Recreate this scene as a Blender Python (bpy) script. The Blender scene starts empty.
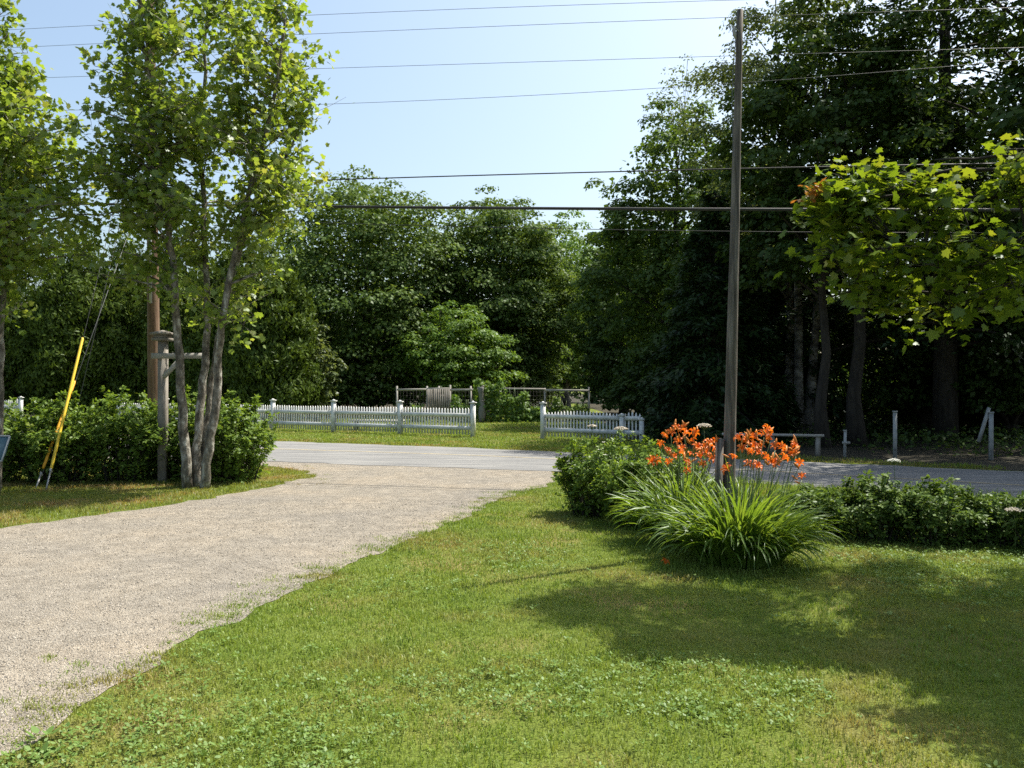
import bpy, math, random
import numpy as np
from mathutils import Vector

SC = bpy.context.scene
COL = SC.collection
R = math.radians
rng = np.random.default_rng(7)
random.seed(7)

# ------------------------------------------------------------------ camera, sky, sun, exposure
FPX, CAMH, HORY = 852.0, 1.6, 384.0
cam_d = bpy.data.cameras.new('camera')
cam = bpy.data.objects.new('camera', cam_d)
COL.objects.link(cam)
cam.location = (0, 0, CAMH)
cam.rotation_euler = (R(90), 0, 0)
cam_d.sensor_width = 36
cam_d.lens = FPX / 1024 * 36
cam_d.clip_end = 6000
SC.camera = cam

SUN_EL, SUN_AZ = 59.0, 58.0            # azimuth from +Y towards +X
w = bpy.data.worlds.new('World')
SC.world = w
w.use_nodes = True
wn = w.node_tree
bg = wn.nodes['Background']
sky = wn.nodes.new('ShaderNodeTexSky')
sky.sky_type = 'NISHITA'
sky.sun_disc = False
sky.sun_elevation = R(SUN_EL)
sky.sun_rotation = R(SUN_AZ)
sky.air_density = 1.0
sky.dust_density = 4.0
sky.ozone_density = 0.7
tintn = wn.nodes.new('ShaderNodeMix'); tintn.data_type = 'RGBA'; tintn.blend_type = 'MULTIPLY'; tintn.inputs[0].default_value = 1
tintn.inputs[7].default_value = (1.0, 1.045, 1.0, 1)
wn.links.new(sky.outputs[0], tintn.inputs[6])
wn.links.new(tintn.outputs[2], bg.inputs[0])
bg.inputs[1].default_value = 0.12
sun_d = bpy.data.lights.new('sun', 'SUN')
sun_d.energy = 4.9
sun_d.angle = R(0.5)
sun_d.color = (1.0, 0.94, 0.82)
sun = bpy.data.objects.new('sun', sun_d)
COL.objects.link(sun)
sdir = Vector((math.sin(R(SUN_AZ)) * math.cos(R(SUN_EL)), math.cos(R(SUN_AZ)) * math.cos(R(SUN_EL)), math.sin(R(SUN_EL))))
sun.rotation_euler = sdir.to_track_quat('Z', 'Y').to_euler()
sun.location = (20, 10, 40)
SC.view_settings.view_transform = 'Standard'
SC.view_settings.look = 'None'
SC.view_settings.gamma = 1
SC.view_settings.exposure = 1.0
SC.render.engine = 'CYCLES'
cy = SC.cycles
cy.max_bounces = 6
cy.diffuse_bounces = 3
cy.glossy_bounces = 2
cy.transmission_bounces = 4
cy.transparent_max_bounces = 4
cy.use_denoising = False
cy.sample_clamp_indirect = 6

# ------------------------------------------------------------------ helpers
def G(px, py, z=0.0):
    """ground point seen at a photo pixel"""
    Y = (CAMH - z) * FPX / (py - HORY)
    return np.array([(px - 512) * Y / FPX, Y, z])

def P(px, py, Y):
    return np.array([(px - 512) * Y / FPX, Y, CAMH + (HORY - py) * Y / FPX])

def link_mesh(name, verts, faces_flat, face_sizes, mat, parent=None, smooth=False, rnd=None):
    me = bpy.data.meshes.new(name)
    verts = np.asarray(verts, np.float32)
    faces_flat = np.asarray(faces_flat, np.int32)
    face_sizes = np.asarray(face_sizes, np.int32)
    me.vertices.add(len(verts))
    me.vertices.foreach_set('co', verts.ravel())
    me.loops.add(len(faces_flat))
    me.loops.foreach_set('vertex_index', faces_flat)
    me.polygons.add(len(face_sizes))
    st = np.zeros(len(face_sizes), np.int32)
    st[1:] = np.cumsum(face_sizes)[:-1]
    me.polygons.foreach_set('loop_start', st)
    me.polygons.foreach_set('loop_total', face_sizes)
    if smooth:
        me.polygons.foreach_set('use_smooth', np.ones(len(face_sizes), bool))
    if rnd is not None:
        a = me.attributes.new('rnd', 'FLOAT', 'FACE')
        a.data.foreach_set('value', np.asarray(rnd, np.float32))
    me.update(calc_edges=True)
    if mat is not None:
        me.materials.append(mat)
    o = bpy.data.objects.new(name, me)
    COL.objects.link(o)
    if parent is not None:
        o.parent = parent
    return o

class MB:
    """collects shapes into one mesh"""
    def __init__(s):
        s.v = []; s.f = []; s.n = 0; s.r = []
    def add(s, verts, faces):
        verts = np.asarray(verts, float)
        rr = random.random()
        for f in faces:
            s.f.append([i + s.n for i in f]); s.r.append(rr)
        s.v.append(verts); s.n += len(verts)
    def box(s, c, size, rz=0.0, rx=0.0, ry=0.0):
        hx, hy, hz = [k / 2 for k in size]
        b = min(hx, hy, hz) * 0.12
        pts = []
        for sz in (-1, 1):
            for (sx, sy) in ((-1, -1), (1, -1), (1, 1), (-1, 1)):
                pts.append((sx * hx, sy * hy, sz * hz))
        pts = np.array(pts)
        cx_, sx_ = math.cos(rx), math.sin(rx)
        cy_, sy_ = math.cos(ry), math.sin(ry)
        cz_, sz_ = math.cos(rz), math.sin(rz)
        M = np.array([[cz_, -sz_, 0], [sz_, cz_, 0], [0, 0, 1]]) @ np.array([[cy_, 0, sy_], [0, 1, 0], [-sy_, 0, cy_]]) @ np.array([[1, 0, 0], [0, cx_, -sx_], [0, sx_, cx_]])
        pts = pts @ M.T + np.asarray(c)
        s.add(pts, [(0, 3, 2, 1), (4, 5, 6, 7), (0, 1, 5, 4), (1, 2, 6, 5), (2, 3, 7, 6), (3, 0, 4, 7)])
    def tube(s, pts, radii, n=8, cap=True, wob=0.0):
        pts = np.asarray(pts, float)
        k = len(pts)
        radii = np.broadcast_to(np.asarray(radii, float), (k,))
        t = np.gradient(pts, axis=0)
        t /= np.linalg.norm(t, axis=1)[:, None] + 1e-9
        ref = np.array([0, 0, 1.0]) if abs(t[0][2]) < 0.9 else np.array([1.0, 0, 0])
        a = np.cross(t, ref); a /= np.linalg.norm(a, axis=1)[:, None] + 1e-9
        b = np.cross(t, a)
        ang = np.arange(n) * 2 * math.pi / n
        rad = radii[:, None] * (1 + (rng.uniform(-wob, wob, (k, n)) if wob else 0))
        ring = pts[:, None, :] + rad[..., None] * (np.cos(ang)[None, :, None] * a[:, None, :] + np.sin(ang)[None, :, None] * b[:, None, :])
        fs = []
        for i in range(k - 1):
            for j in range(n):
                j2 = (j + 1) % n
                fs.append((i * n + j, i * n + j2, (i + 1) * n + j2, (i + 1) * n + j))
        if cap:
            fs.append(tuple(range(n))[::-1]); fs.append(tuple((k - 1) * n + j for j in range(n)))
        s.add(ring.reshape(-1, 3), fs)
    def blob(s, c, rad, sub=0):
        c = np.asarray(c, float); rad = np.broadcast_to(np.asarray(rad, float), (3,))
        v = [(0, 0, 1)]
        for zz in (0.5, -0.5):
            q = math.sqrt(1 - zz * zz)
            for j in range(6):
                a = j * math.pi / 3 + (0.5 if zz < 0 else 0)
                v.append((q * math.cos(a), q * math.sin(a), zz))
        v.append((0, 0, -1))
        f = []
        for j in range(6):
            j2 = (j + 1) % 6
            f += [(0, 1 + j, 1 + j2), (1 + j, 7 + j, 7 + j2, 1 + j2), (7 + j, 13, 7 + j2)]
        s.add(np.array(v) * rad + c, f)
    def build(s, name, mat, parent=None, smooth=False, origin=None):
        v = np.concatenate(s.v) if s.v else np.zeros((0, 3))
        if origin is not None:
            v = v - np.asarray(origin)
        ff = [i for f in s.f for i in f]
        o = link_mesh(name, v, ff, [len(f) for f in s.f], mat, parent, smooth, s.r)
        return o

def thing(name, label, cat, loc=(0, 0, 0), group=None):
    o = bpy.data.objects.new(name, None)
    COL.objects.link(o)
    o.empty_display_size = 0.2
    o.location = [float(k) for k in loc]
    o['label'] = label; o['category'] = cat
    if group: o['group'] = group
    return o

def tag(o, label=None, cat=None, group=None, kind=None):
    if label: o['label'] = label
    if cat: o['category'] = cat
    if group: o['group'] = group
    if kind: o['kind'] = kind
    return o

# ---- materials
def newmat(name):
    m = bpy.data.materials.new(name); m.use_nodes = True
    nt = m.node_tree
    for n in list(nt.nodes): nt.nodes.remove(n)
    out = nt.nodes.new('ShaderNodeOutputMaterial')
    return m, nt, out

def ramp(nt, stops):
    r = nt.nodes.new('ShaderNodeValToRGB')
    e = r.color_ramp.elements
    while len(e) > 1: e.remove(e[-1])
    e[0].position = stops[0][0]; e[0].color = (*stops[0][1], 1)
    for p, c in stops[1:]:
        k = e.new(p); k.color = (*c, 1)
    return r

def leafmat(name, cols, trans=0.4, gloss=0.05, rough=0.45, tint=(1.25, 1.2, 0.6), patch=None):
    m, nt, out = newmat(name)
    L = nt.links.new
    at = nt.nodes.new('ShaderNodeAttribute'); at.attribute_name = 'rnd'
    k = len(cols)
    r = ramp(nt, [(i / max(1, k - 1), c) for i, c in enumerate(cols)])
    L(at.outputs['Fac'], r.inputs[0])
    col = r.outputs[0]
    if patch:
        tc = nt.nodes.new('ShaderNodeTexCoord')
        no = nt.nodes.new('ShaderNodeTexNoise'); no.inputs['Scale'].default_value = patch[0]; no.inputs['Detail'].default_value = 4
        L(tc.outputs['Object'], no.inputs['Vector'])
        rr = ramp(nt, [(patch[2], (0, 0, 0)), (patch[3], (1, 1, 1))])
        L(no.outputs[0], rr.inputs[0])
        mx = nt.nodes.new('ShaderNodeMix'); mx.data_type = 'RGBA'
        L(rr.outputs[0], mx.inputs[0]); L(col, mx.inputs[6]); mx.inputs[7].default_value = (*patch[1], 1)
        col = mx.outputs[2]
    di = nt.nodes.new('ShaderNodeBsdfDiffuse'); L(col, di.inputs[0])
    tr = nt.nodes.new('ShaderNodeBsdfTranslucent')
    mul = nt.nodes.new('ShaderNodeMix'); mul.data_type = 'RGBA'; mul.blend_type = 'MULTIPLY'
    mul.inputs[0].default_value = 1
    L(col, mul.inputs[6]); mul.inputs[7].default_value = (*tint, 1)
    L(mul.outputs[2], tr.inputs[0])
    mi = nt.nodes.new('ShaderNodeMixShader'); mi.inputs[0].default_value = trans
    L(di.outputs[0], mi.inputs[1]); L(tr.outputs[0], mi.inputs[2])
    gl = nt.nodes.new('ShaderNodeBsdfGlossy'); gl.inputs['Roughness'].default_value = rough
    gl.inputs[0].default_value = (0.9, 0.95, 1.0, 1)
    mg = nt.nodes.new('ShaderNodeMixShader'); mg.inputs[0].default_value = gloss
    L(mi.outputs[0], mg.inputs[1]); L(gl.outputs[0], mg.inputs[2])
    L(mg.outputs[0], out.inputs[0])
    return m

def surf(name, stops, scale=8.0, rough=0.8, bump=0.3, bscale=None, detail=8, stretch=(1, 1, 1), spec=0.3, dist=0.01, metallic=0.0, rot=0.0):
    m, nt, out = newmat(name)
    L = nt.links.new
    tc = nt.nodes.new('ShaderNodeTexCoord')
    mp = nt.nodes.new('ShaderNodeMapping'); mp.inputs['Scale'].default_value = stretch; mp.inputs['Rotation'].default_value = (0, 0, rot)
    L(tc.outputs['Object'], mp.inputs[0])
    no = nt.nodes.new('ShaderNodeTexNoise'); no.inputs['Scale'].default_value = scale; no.inputs['Detail'].default_value = detail; no.inputs['Roughness'].default_value = 0.65
    L(mp.outputs[0], no.inputs['Vector'])
    r = ramp(nt, stops); L(no.outputs[0], r.inputs[0])
    b = nt.nodes.new('ShaderNodeBsdfPrincipled')
    b.inputs['Roughness'].default_value = rough
    b.inputs['Specular IOR Level'].default_value = spec
    b.inputs['Metallic'].default_value = metallic
    L(r.outputs[0], b.inputs['Base Color'])
    if bump:
        n2 = nt.nodes.new('ShaderNodeTexNoise'); n2.inputs['Scale'].default_value = bscale or scale * 4; n2.inputs['Detail'].default_value = 6
        L(mp.outputs[0], n2.inputs['Vector'])
        bp = nt.nodes.new('ShaderNodeBump'); bp.inputs['Strength'].default_value = bump; bp.inputs['Distance'].default_value = dist
        L(n2.outputs[0], bp.inputs['Height']); L(bp.outputs[0], b.inputs['Normal'])
    L(b.outputs[0], out.inputs[0])
    return m

def ground_mat():
    m, nt, out = newmat('lawn soil and thatch')
    L = nt.links.new
    tc = nt.nodes.new('ShaderNodeTexCoord')
    n1 = nt.nodes.new('ShaderNodeTexNoise'); n1.inputs['Scale'].default_value = 0.9; n1.inputs['Detail'].default_value = 5
    n2 = nt.nodes.new('ShaderNodeTexNoise'); n2.inputs['Scale'].default_value = 60; n2.inputs['Detail'].default_value = 6
    L(tc.outputs['Object'], n1.inputs['Vector']); L(tc.outputs['Object'], n2.inputs['Vector'])
    r1 = ramp(nt, [(0.3, (0.085, 0.125, 0.022)), (0.52, (0.12, 0.155, 0.032)), (0.72, (0.2, 0.16, 0.07))])
    r2 = ramp(nt, [(0.3, (0.45, 0.45, 0.4)), (0.7, (1.25, 1.25, 1.1))])
    L(n1.outputs[0], r1.inputs[0]); L(n2.outputs[0], r2.inputs[0])
    mx = nt.nodes.new('ShaderNodeMix'); mx.data_type = 'RGBA'; mx.blend_type = 'MULTIPLY'; mx.inputs[0].default_value = 1
    L(r1.outputs[0], mx.inputs[6]); L(r2.outputs[0], mx.inputs[7])
    b = nt.nodes.new('ShaderNodeBsdfPrincipled'); b.inputs['Roughness'].default_value = 0.95; b.inputs['Specular IOR Level'].default_value = 0.1
    L(mx.outputs[2], b.inputs['Base Color'])
    bp = nt.nodes.new('ShaderNodeBump'); bp.inputs['Strength'].default_value = 0.8; bp.inputs['Distance'].default_value = 0.03
    L(n2.outputs[0], bp.inputs['Height']); L(bp.outputs[0], b.inputs['Normal'])
    L(b.outputs[0], out.inputs[0])
    return m

def gravel_mat():
    m, nt, out = newmat('pale crushed gravel')
    L = nt.links.new
    tc = nt.nodes.new('ShaderNodeTexCoord')
    vo = nt.nodes.new('ShaderNodeTexVoronoi'); vo.inputs['Scale'].default_value = 75
    vo2 = nt.nodes.new('ShaderNodeTexVoronoi'); vo2.inputs['Scale'].default_value = 120
    n1 = nt.nodes.new('ShaderNodeTexNoise'); n1.inputs['Scale'].default_value = 0.7; n1.inputs['Detail'].default_value = 6; n1.inputs['Roughness'].default_value = 0.6
    n2 = nt.nodes.new('ShaderNodeTexNoise'); n2.inputs['Scale'].default_value = 5; n2.inputs['Detail'].default_value = 8
    for n in (vo, vo2, n1, n2): L(tc.outputs['Object'], n.inputs['Vector'])
    sep = nt.nodes.new('ShaderNodeSeparateColor'); L(vo.outputs['Color'], sep.inputs[0])
    rc = ramp(nt, [(0.0, (0.2, 0.178, 0.148)), (0.35, (0.245, 0.221, 0.187)), (0.7, (0.285, 0.26, 0.223)), (1.0, (0.33, 0.304, 0.264))])
    L(sep.outputs[0], rc.inputs[0])
    r1 = ramp(nt, [(0.32, (0.84, 0.85, 0.87)), (0.5, (1.0, 0.99, 0.97)), (0.68, (1.12, 1.07, 1.0))])
    L(n1.outputs[0], r1.inputs[0])
    r2 = ramp(nt, [(0.3, (0.78, 0.78, 0.78)), (0.7, (1.12, 1.12, 1.12))])
    L(n2.outputs[0], r2.inputs[0])
    mx = nt.nodes.new('ShaderNodeMix'); mx.data_type = 'RGBA'; mx.blend_type = 'MULTIPLY'; mx.inputs[0].default_value = 1
    L(rc.outputs[0], mx.inputs[6]); L(r1.outputs[0], mx.inputs[7])
    mx2 = nt.nodes.new('ShaderNodeMix'); mx2.data_type = 'RGBA'; mx2.blend_type = 'MULTIPLY'; mx2.inputs[0].default_value = 1
    L(mx.outputs[2], mx2.inputs[6]); L(r2.outputs[0], mx2.inputs[7])
    b = nt.nodes.new('ShaderNodeBsdfPrincipled'); b.inputs['Roughness'].default_value = 0.95; b.inputs['Specular IOR Level'].default_value = 0.15
    L(mx2.outputs[2], b.inputs['Base Color'])
    ad = nt.nodes.new('ShaderNodeMath'); ad.operation = 'ADD'
    L(vo.outputs['Distance'], ad.inputs[0]); L(vo2.outputs['Distance'], ad.inputs[1])
    bp = nt.nodes.new('ShaderNodeBump'); bp.inputs['Strength'].default_value = 0.9; bp.inputs['Distance'].default_value = 0.012; bp.invert = True
    L(ad.outputs[0], bp.inputs['Height']); L(bp.outputs[0], b.inputs['Normal'])
    L(b.outputs[0], out.inputs[0])
    return m

M = {}
M['ground'] = ground_mat()
M['gravel'] = gravel_mat()
M['asphalt'] = surf('weathered asphalt', [(0.34, (0.105, 0.106, 0.108)), (0.46, (0.145, 0.146, 0.147)), (0.54, (0.17, 0.17, 0.168)), (0.68, (0.22, 0.217, 0.21))], 1.6, 0.9, 0.5, 160, stretch=(0.35, 2.2, 1), dist=0.004, rot=0.46)
M['yellow'] = surf('worn yellow paint', [(0.35, (0.24, 0.225, 0.19)), (0.65, (0.4, 0.32, 0.16))], 14, 0.8, 0.2)
M['bark_grey'] = surf('grey maple bark', [(0.36, (0.05, 0.043, 0.034)), (0.48, (0.125, 0.112, 0.09)), (0.56, (0.2, 0.185, 0.155)), (0.64, (0.38, 0.37, 0.33))], 11, 0.95, 1.0, 30, stretch=(1, 1, 0.5), dist=0.02)
M['bark_dark'] = surf('dark bark', [(0.3, (0.014, 0.012, 0.01)), (0.7, (0.055, 0.047, 0.038))], 9, 0.95, 0.9, 26, stretch=(1, 1, 0.3), dist=0.02)
M['bark_birch'] = surf('pale birch bark', [(0.36, (0.03, 0.027, 0.024)), (0.5, (0.13, 0.12, 0.105)), (0.7, (0.3, 0.285, 0.26))], 2.2, 0.85, 0.3, 12, detail=3, stretch=(1, 1, 1.6))
M['pole'] = surf('weathered pole wood', [(0.34, (0.04, 0.035, 0.031)), (0.5, (0.105, 0.093, 0.082)), (0.66, (0.21, 0.19, 0.17))], 16, 0.9, 0.9, 50, stretch=(1.6, 1.6, 0.1), dist=0.01)
M['pole_brown'] = surf('brown utility pole wood', [(0.3, (0.075, 0.045, 0.028)), (0.5, (0.14, 0.088, 0.056)), (0.7, (0.22, 0.155, 0.11))], 12, 0.9, 0.6, 50, stretch=(1, 1, 0.08), dist=0.01)
M['oldwood'] = surf('silvered old timber', [(0.3, (0.12, 0.105, 0.09)), (0.5, (0.21, 0.19, 0.165)), (0.7, (0.32, 0.3, 0.27))], 12, 0.9, 0.6, 50, stretch=(0.4, 0.4, 0.15), dist=0.006)
M['palewood'] = surf('pale bleached timber', [(0.3, (0.26, 0.245, 0.22)), (0.7, (0.42, 0.4, 0.37))], 12, 0.9, 0.4, 50, stretch=(0.2, 0.4, 0.4), dist=0.006)
M['white'] = surf('old white paint', [(0.3, (0.4, 0.41, 0.39)), (0.5, (0.58, 0.59, 0.58)), (0.7, (0.68, 0.68, 0.67))], 7, 0.6, 0.2, 30)
M['white_shaded'] = surf('white paint dimmed for shade', [(0.3, (0.18, 0.185, 0.18)), (0.5, (0.28, 0.285, 0.28)), (0.7, (0.38, 0.38, 0.37))], 7, 0.7, 0.3, 30)  # white paint lowered in tone to carry the canopy shade
M['yellow_plastic'] = surf('yellow plastic guard', [(0.3, (0.6, 0.42, 0.03)), (0.7, (0.72, 0.52, 0.05))], 5, 0.45, 0.0)
M['orange_plastic'] = surf('orange yellow plastic guard', [(0.3, (0.62, 0.3, 0.02)), (0.7, (0.72, 0.38, 0.04))], 5, 0.45, 0.0)
M['steel'] = surf('galvanised steel', [(0.3, (0.3, 0.3, 0.3)), (0.7, (0.45, 0.45, 0.45))], 20, 0.5, 0.0, metallic=0.6)
M['cable'] = surf('black cable sheath', [(0.3, (0.02, 0.02, 0.02)), (0.7, (0.04, 0.04, 0.042))], 4, 0.5, 0.0)
M['wire'] = surf('bare grey wire', [(0.3, (0.07, 0.075, 0.08)), (0.7, (0.1, 0.105, 0.11))], 4, 0.5, 0.0)
M['porcelain'] = surf('grey insulator', [(0.3, (0.2, 0.2, 0.2)), (0.7, (0.3, 0.3, 0.3))], 4, 0.3, 0.0)
M['bluepanel'] = surf('blue grey panel', [(0.3, (0.06, 0.12, 0.16)), (0.7, (0.09, 0.17, 0.21))], 6, 0.5, 0.0)
M['panelrim'] = surf('pale panel rim', [(0.3, (0.3, 0.32, 0.33)), (0.7, (0.4, 0.42, 0.43))], 6, 0.5, 0.0)
M['stone'] = surf('field stone', [(0.3, (0.1, 0.1, 0.095)), (0.7, (0.24, 0.23, 0.21))], 6, 0.95, 0.6, 20)
M['mesh_wire'] = surf('grey wire netting', [(0.3, (0.12, 0.12, 0.11)), (0.7, (0.2, 0.2, 0.19))], 6, 0.7, 0.0)

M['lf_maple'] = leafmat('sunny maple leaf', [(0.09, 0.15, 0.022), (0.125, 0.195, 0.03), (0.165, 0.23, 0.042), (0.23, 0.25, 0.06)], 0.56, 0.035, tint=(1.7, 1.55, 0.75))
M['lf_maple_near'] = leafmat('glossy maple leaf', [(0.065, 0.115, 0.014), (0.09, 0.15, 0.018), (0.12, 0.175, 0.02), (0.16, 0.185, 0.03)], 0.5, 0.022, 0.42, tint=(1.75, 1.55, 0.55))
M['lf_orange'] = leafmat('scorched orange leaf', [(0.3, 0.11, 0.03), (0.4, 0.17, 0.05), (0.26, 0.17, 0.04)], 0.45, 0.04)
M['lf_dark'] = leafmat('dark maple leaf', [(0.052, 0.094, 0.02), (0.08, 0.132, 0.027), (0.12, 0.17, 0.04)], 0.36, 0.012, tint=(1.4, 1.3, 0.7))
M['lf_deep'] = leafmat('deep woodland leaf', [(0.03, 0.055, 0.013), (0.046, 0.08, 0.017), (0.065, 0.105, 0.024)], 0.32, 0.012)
M['lf_bright'] = leafmat('bright green leaf', [(0.075, 0.145, 0.022), (0.105, 0.185, 0.03), (0.14, 0.215, 0.04)], 0.42, 0.015, tint=(1.4, 1.3, 0.6))
M['lf_birch'] = leafmat('birch leaf', [(0.065, 0.095, 0.032), (0.095, 0.13, 0.044), (0.13, 0.165, 0.062)], 0.4, 0.02, tint=(1.4, 1.3, 0.7))
M['lf_ash'] = leafmat('ash leaf', [(0.045, 0.085, 0.016), (0.065, 0.115, 0.022), (0.095, 0.145, 0.03)], 0.4, 0.015, tint=(1.4, 1.3, 0.6))
M['lf_cedar'] = leafmat('cedar foliage', [(0.042, 0.072, 0.011), (0.064, 0.1, 0.015), (0.09, 0.13, 0.02)], 0.25, 0.01)
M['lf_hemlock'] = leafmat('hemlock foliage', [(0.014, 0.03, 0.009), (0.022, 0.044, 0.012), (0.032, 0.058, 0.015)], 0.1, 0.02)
M['lf_shrub'] = leafmat('shrub leaf', [(0.09, 0.155, 0.024), (0.13, 0.21, 0.033), (0.17, 0.24, 0.045)], 0.42, 0.015, tint=(1.45, 1.35, 0.6))
M['lf_shrub_dk'] = leafmat('dull shrub leaf', [(0.068, 0.118, 0.022), (0.1, 0.162, 0.03), (0.13, 0.19, 0.042)], 0.36, 0.015)
M['lf_lily'] = leafmat('daylily leaf', [(0.085, 0.16, 0.022), (0.12, 0.205, 0.03), (0.155, 0.235, 0.042)], 0.5, 0.03, 0.42, tint=(1.45, 1.3, 0.6))
M['lf_grass'] = leafmat('grass blade', [(0.105, 0.17, 0.026), (0.15, 0.22, 0.034), (0.19, 0.25, 0.046), (0.25, 0.265, 0.085)], 0.34, 0.012, tint=(1.3, 1.25, 0.7), patch=(0.8, (0.3, 0.215, 0.095), 0.52, 0.76))
M['lf_grass_dry'] = leafmat('dry verge grass', [(0.11, 0.165, 0.024), (0.155, 0.2, 0.032), (0.19, 0.21, 0.045), (0.25, 0.23, 0.085)], 0.45, 0.015, tint=(1.3, 1.2, 0.65), patch=(1.1, (0.29, 0.2, 0.085), 0.47, 0.66))
M['lf_weed'] = leafmat('lawn weed leaf', [(0.10, 0.175, 0.035), (0.13, 0.21, 0.045), (0.16, 0.24, 0.065)], 0.3, 0.02, 0.5)
M['stem_green'] = leafmat('green stem', [(0.07, 0.11, 0.03), (0.1, 0.13, 0.04)], 0.0, 0.05)
M['petal'] = leafmat('orange petal', [(0.64, 0.11, 0.008), (0.74, 0.16, 0.012), (0.8, 0.26, 0.03)], 0.35, 0.03, tint=(1.2, 1.15, 0.8))
M['petal_bud'] = leafmat('orange bud', [(0.55, 0.2, 0.04), (0.5, 0.24, 0.06)], 0.2, 0.03)
M['petal_white'] = leafmat('white blossom', [(0.6, 0.6, 0.52), (0.75, 0.74, 0.68)], 0.3, 0.02, tint=(1, 1, 1))
M['umbel'] = leafmat('cream umbel', [(0.5, 0.44, 0.36), (0.66, 0.6, 0.5)], 0.3, 0.02, tint=(1, 1, 1))
M['pebble'] = leafmat('loose pebble', [(0.12, 0.108, 0.092), (0.2, 0.18, 0.152), (0.27, 0.245, 0.21), (0.35, 0.32, 0.28)], 0.0, 0.0)

# ---- leaf templates (flat in XY, axis +Y, normal +Z, length about 1)
def ngon_leaf(pts, fold=0.12):
    pts = np.array(pts, float)
    z = -fold * np.abs(pts[:, 0]) - 0.12 * (pts[:, 1] - 0.3) ** 2
    return np.column_stack([pts, z])
half = [(0.10, 0.02), (0.38, -0.06), (0.34, 0.14), (0.56, 0.30), (0.42, 0.40), (0.46, 0.62), (0.24, 0.58), (0.16, 0.74)]
T_MAPLE = (ngon_leaf([(0, 0.0)] + half + [(0, 1.0)] + [(-x, y) for x, y in half[::-1]]),
           [list(range(0, 10)), [0] + list(range(9, 18))])
T_OVAL = (ngon_leaf([(0, 0), (0.24, 0.3), (0.2, 0.68), (0, 1), (-0.2, 0.68), (-0.24, 0.3)]), [[0, 1, 2, 3], [0, 3, 4, 5]])
T_QUAD = (ngon_leaf([(0, 0), (0.36, 0.42), (0, 1), (-0.36, 0.42)], 0.2), [[0, 1, 2, 3]])
T_LOBED = (ngon_leaf([(0, 0), (0.5, 0.12), (0.3, 0.4), (0.42, 0.66), (0, 1), (-0.42, 0.66), (-0.3, 0.4), (-0.5, 0.12)], 0.15), [[0, 1, 2, 3, 4], [0, 4, 5, 6, 7]])
T_SPRAY = (ngon_leaf([(0, 0), (0.2, 0.25), (0.12, 0.32), (0.2, 0.55), (0.08, 0.6), (0, 1), (-0.08, 0.6), (-0.2, 0.55), (-0.12, 0.32), (-0.2, 0.25)], 0.05), [[0, 1, 2, 3, 4, 5], [0, 5, 6, 7, 8, 9]])

def unit(v):
    return v / (np.linalg.norm(v, axis=-1, keepdims=True) + 1e-9)

def leaves(name, pos, nrm, axis, size, tmpl, mat, parent, origin=None, rnd=None):
    tv, tf = tmpl
    N = len(pos)
    n = unit(nrm)
    a = unit(axis - n * np.sum(axis * n, axis=1, keepdims=True))
    b = np.cross(a, n)
    if origin is not None:
        pos = pos - np.asarray(origin)
    V = pos[:, None, :] + size[:, None, None] * (tv[None, :, 0:1] * b[:, None, :] + tv[None, :, 1:2] * a[:, None, :] + tv[None, :, 2:3] * n[:, None, :])
    k = len(tv)
    flat = np.concatenate([np.array(f) for f in tf])
    F = (np.arange(N)[:, None] * k + flat[None, :]).ravel()
    sizes = np.tile([len(f) for f in tf], N)
    if rnd is None:
        rnd = rng.random(N)
    return link_mesh(name, V.reshape(-1, 3), F, sizes, mat, parent, False, np.repeat(rnd, len(tf)))

def rnd_unit(n):
    return unit(rng.normal(size=(n, 3)))

def bez(p0, p1, p2, n=8):
    t = np.linspace(0, 1, n)[:, None]
    return (1 - t) ** 2 * np.asarray(p0) + 2 * t * (1 - t) * np.asarray(p1) + t ** 2 * np.asarray(p2)

# smooth 2-D value noise for outlines and lawn patches
_tab = np.random.default_rng(3).random((64, 64))
def vnoise(x, y):
    xi = np.floor(x).astype(int); yi = np.floor(y).astype(int)
    fx = x - xi; fy = y - yi
    fx = fx * fx * (3 - 2 * fx); fy = fy * fy * (3 - 2 * fy)
    g = lambda i, j: _tab[i % 64, j % 64]
    return (g(xi, yi) * (1 - fx) + g(xi + 1, yi) * fx) * (1 - fy) + (g(xi, yi + 1) * (1 - fx) + g(xi + 1, yi + 1) * fx) * fy

def inside(poly, x, y):
    poly = np.asarray(poly)[:, :2]
    c = np.zeros(len(x), bool)
    j = len(poly) - 1
    for i in range(len(poly)):
        xi, yi = poly[i]; xj, yj = poly[j]
        k = ((yi > y) != (yj > y)) & (x < (xj - xi) * (y - yi) / (yj - yi + 1e-12) + xi)
        c ^= k
        j = i
    return c

# ------------------------------------------------------------------ ground, driveway, road
def sheet(name, poly, z, mat):
    poly = [(p[0], p[1], z) for p in poly]
    o = link_mesh(name, poly, list(range(len(poly))), [len(poly)], mat)
    return tag(o, kind='structure')

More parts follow.
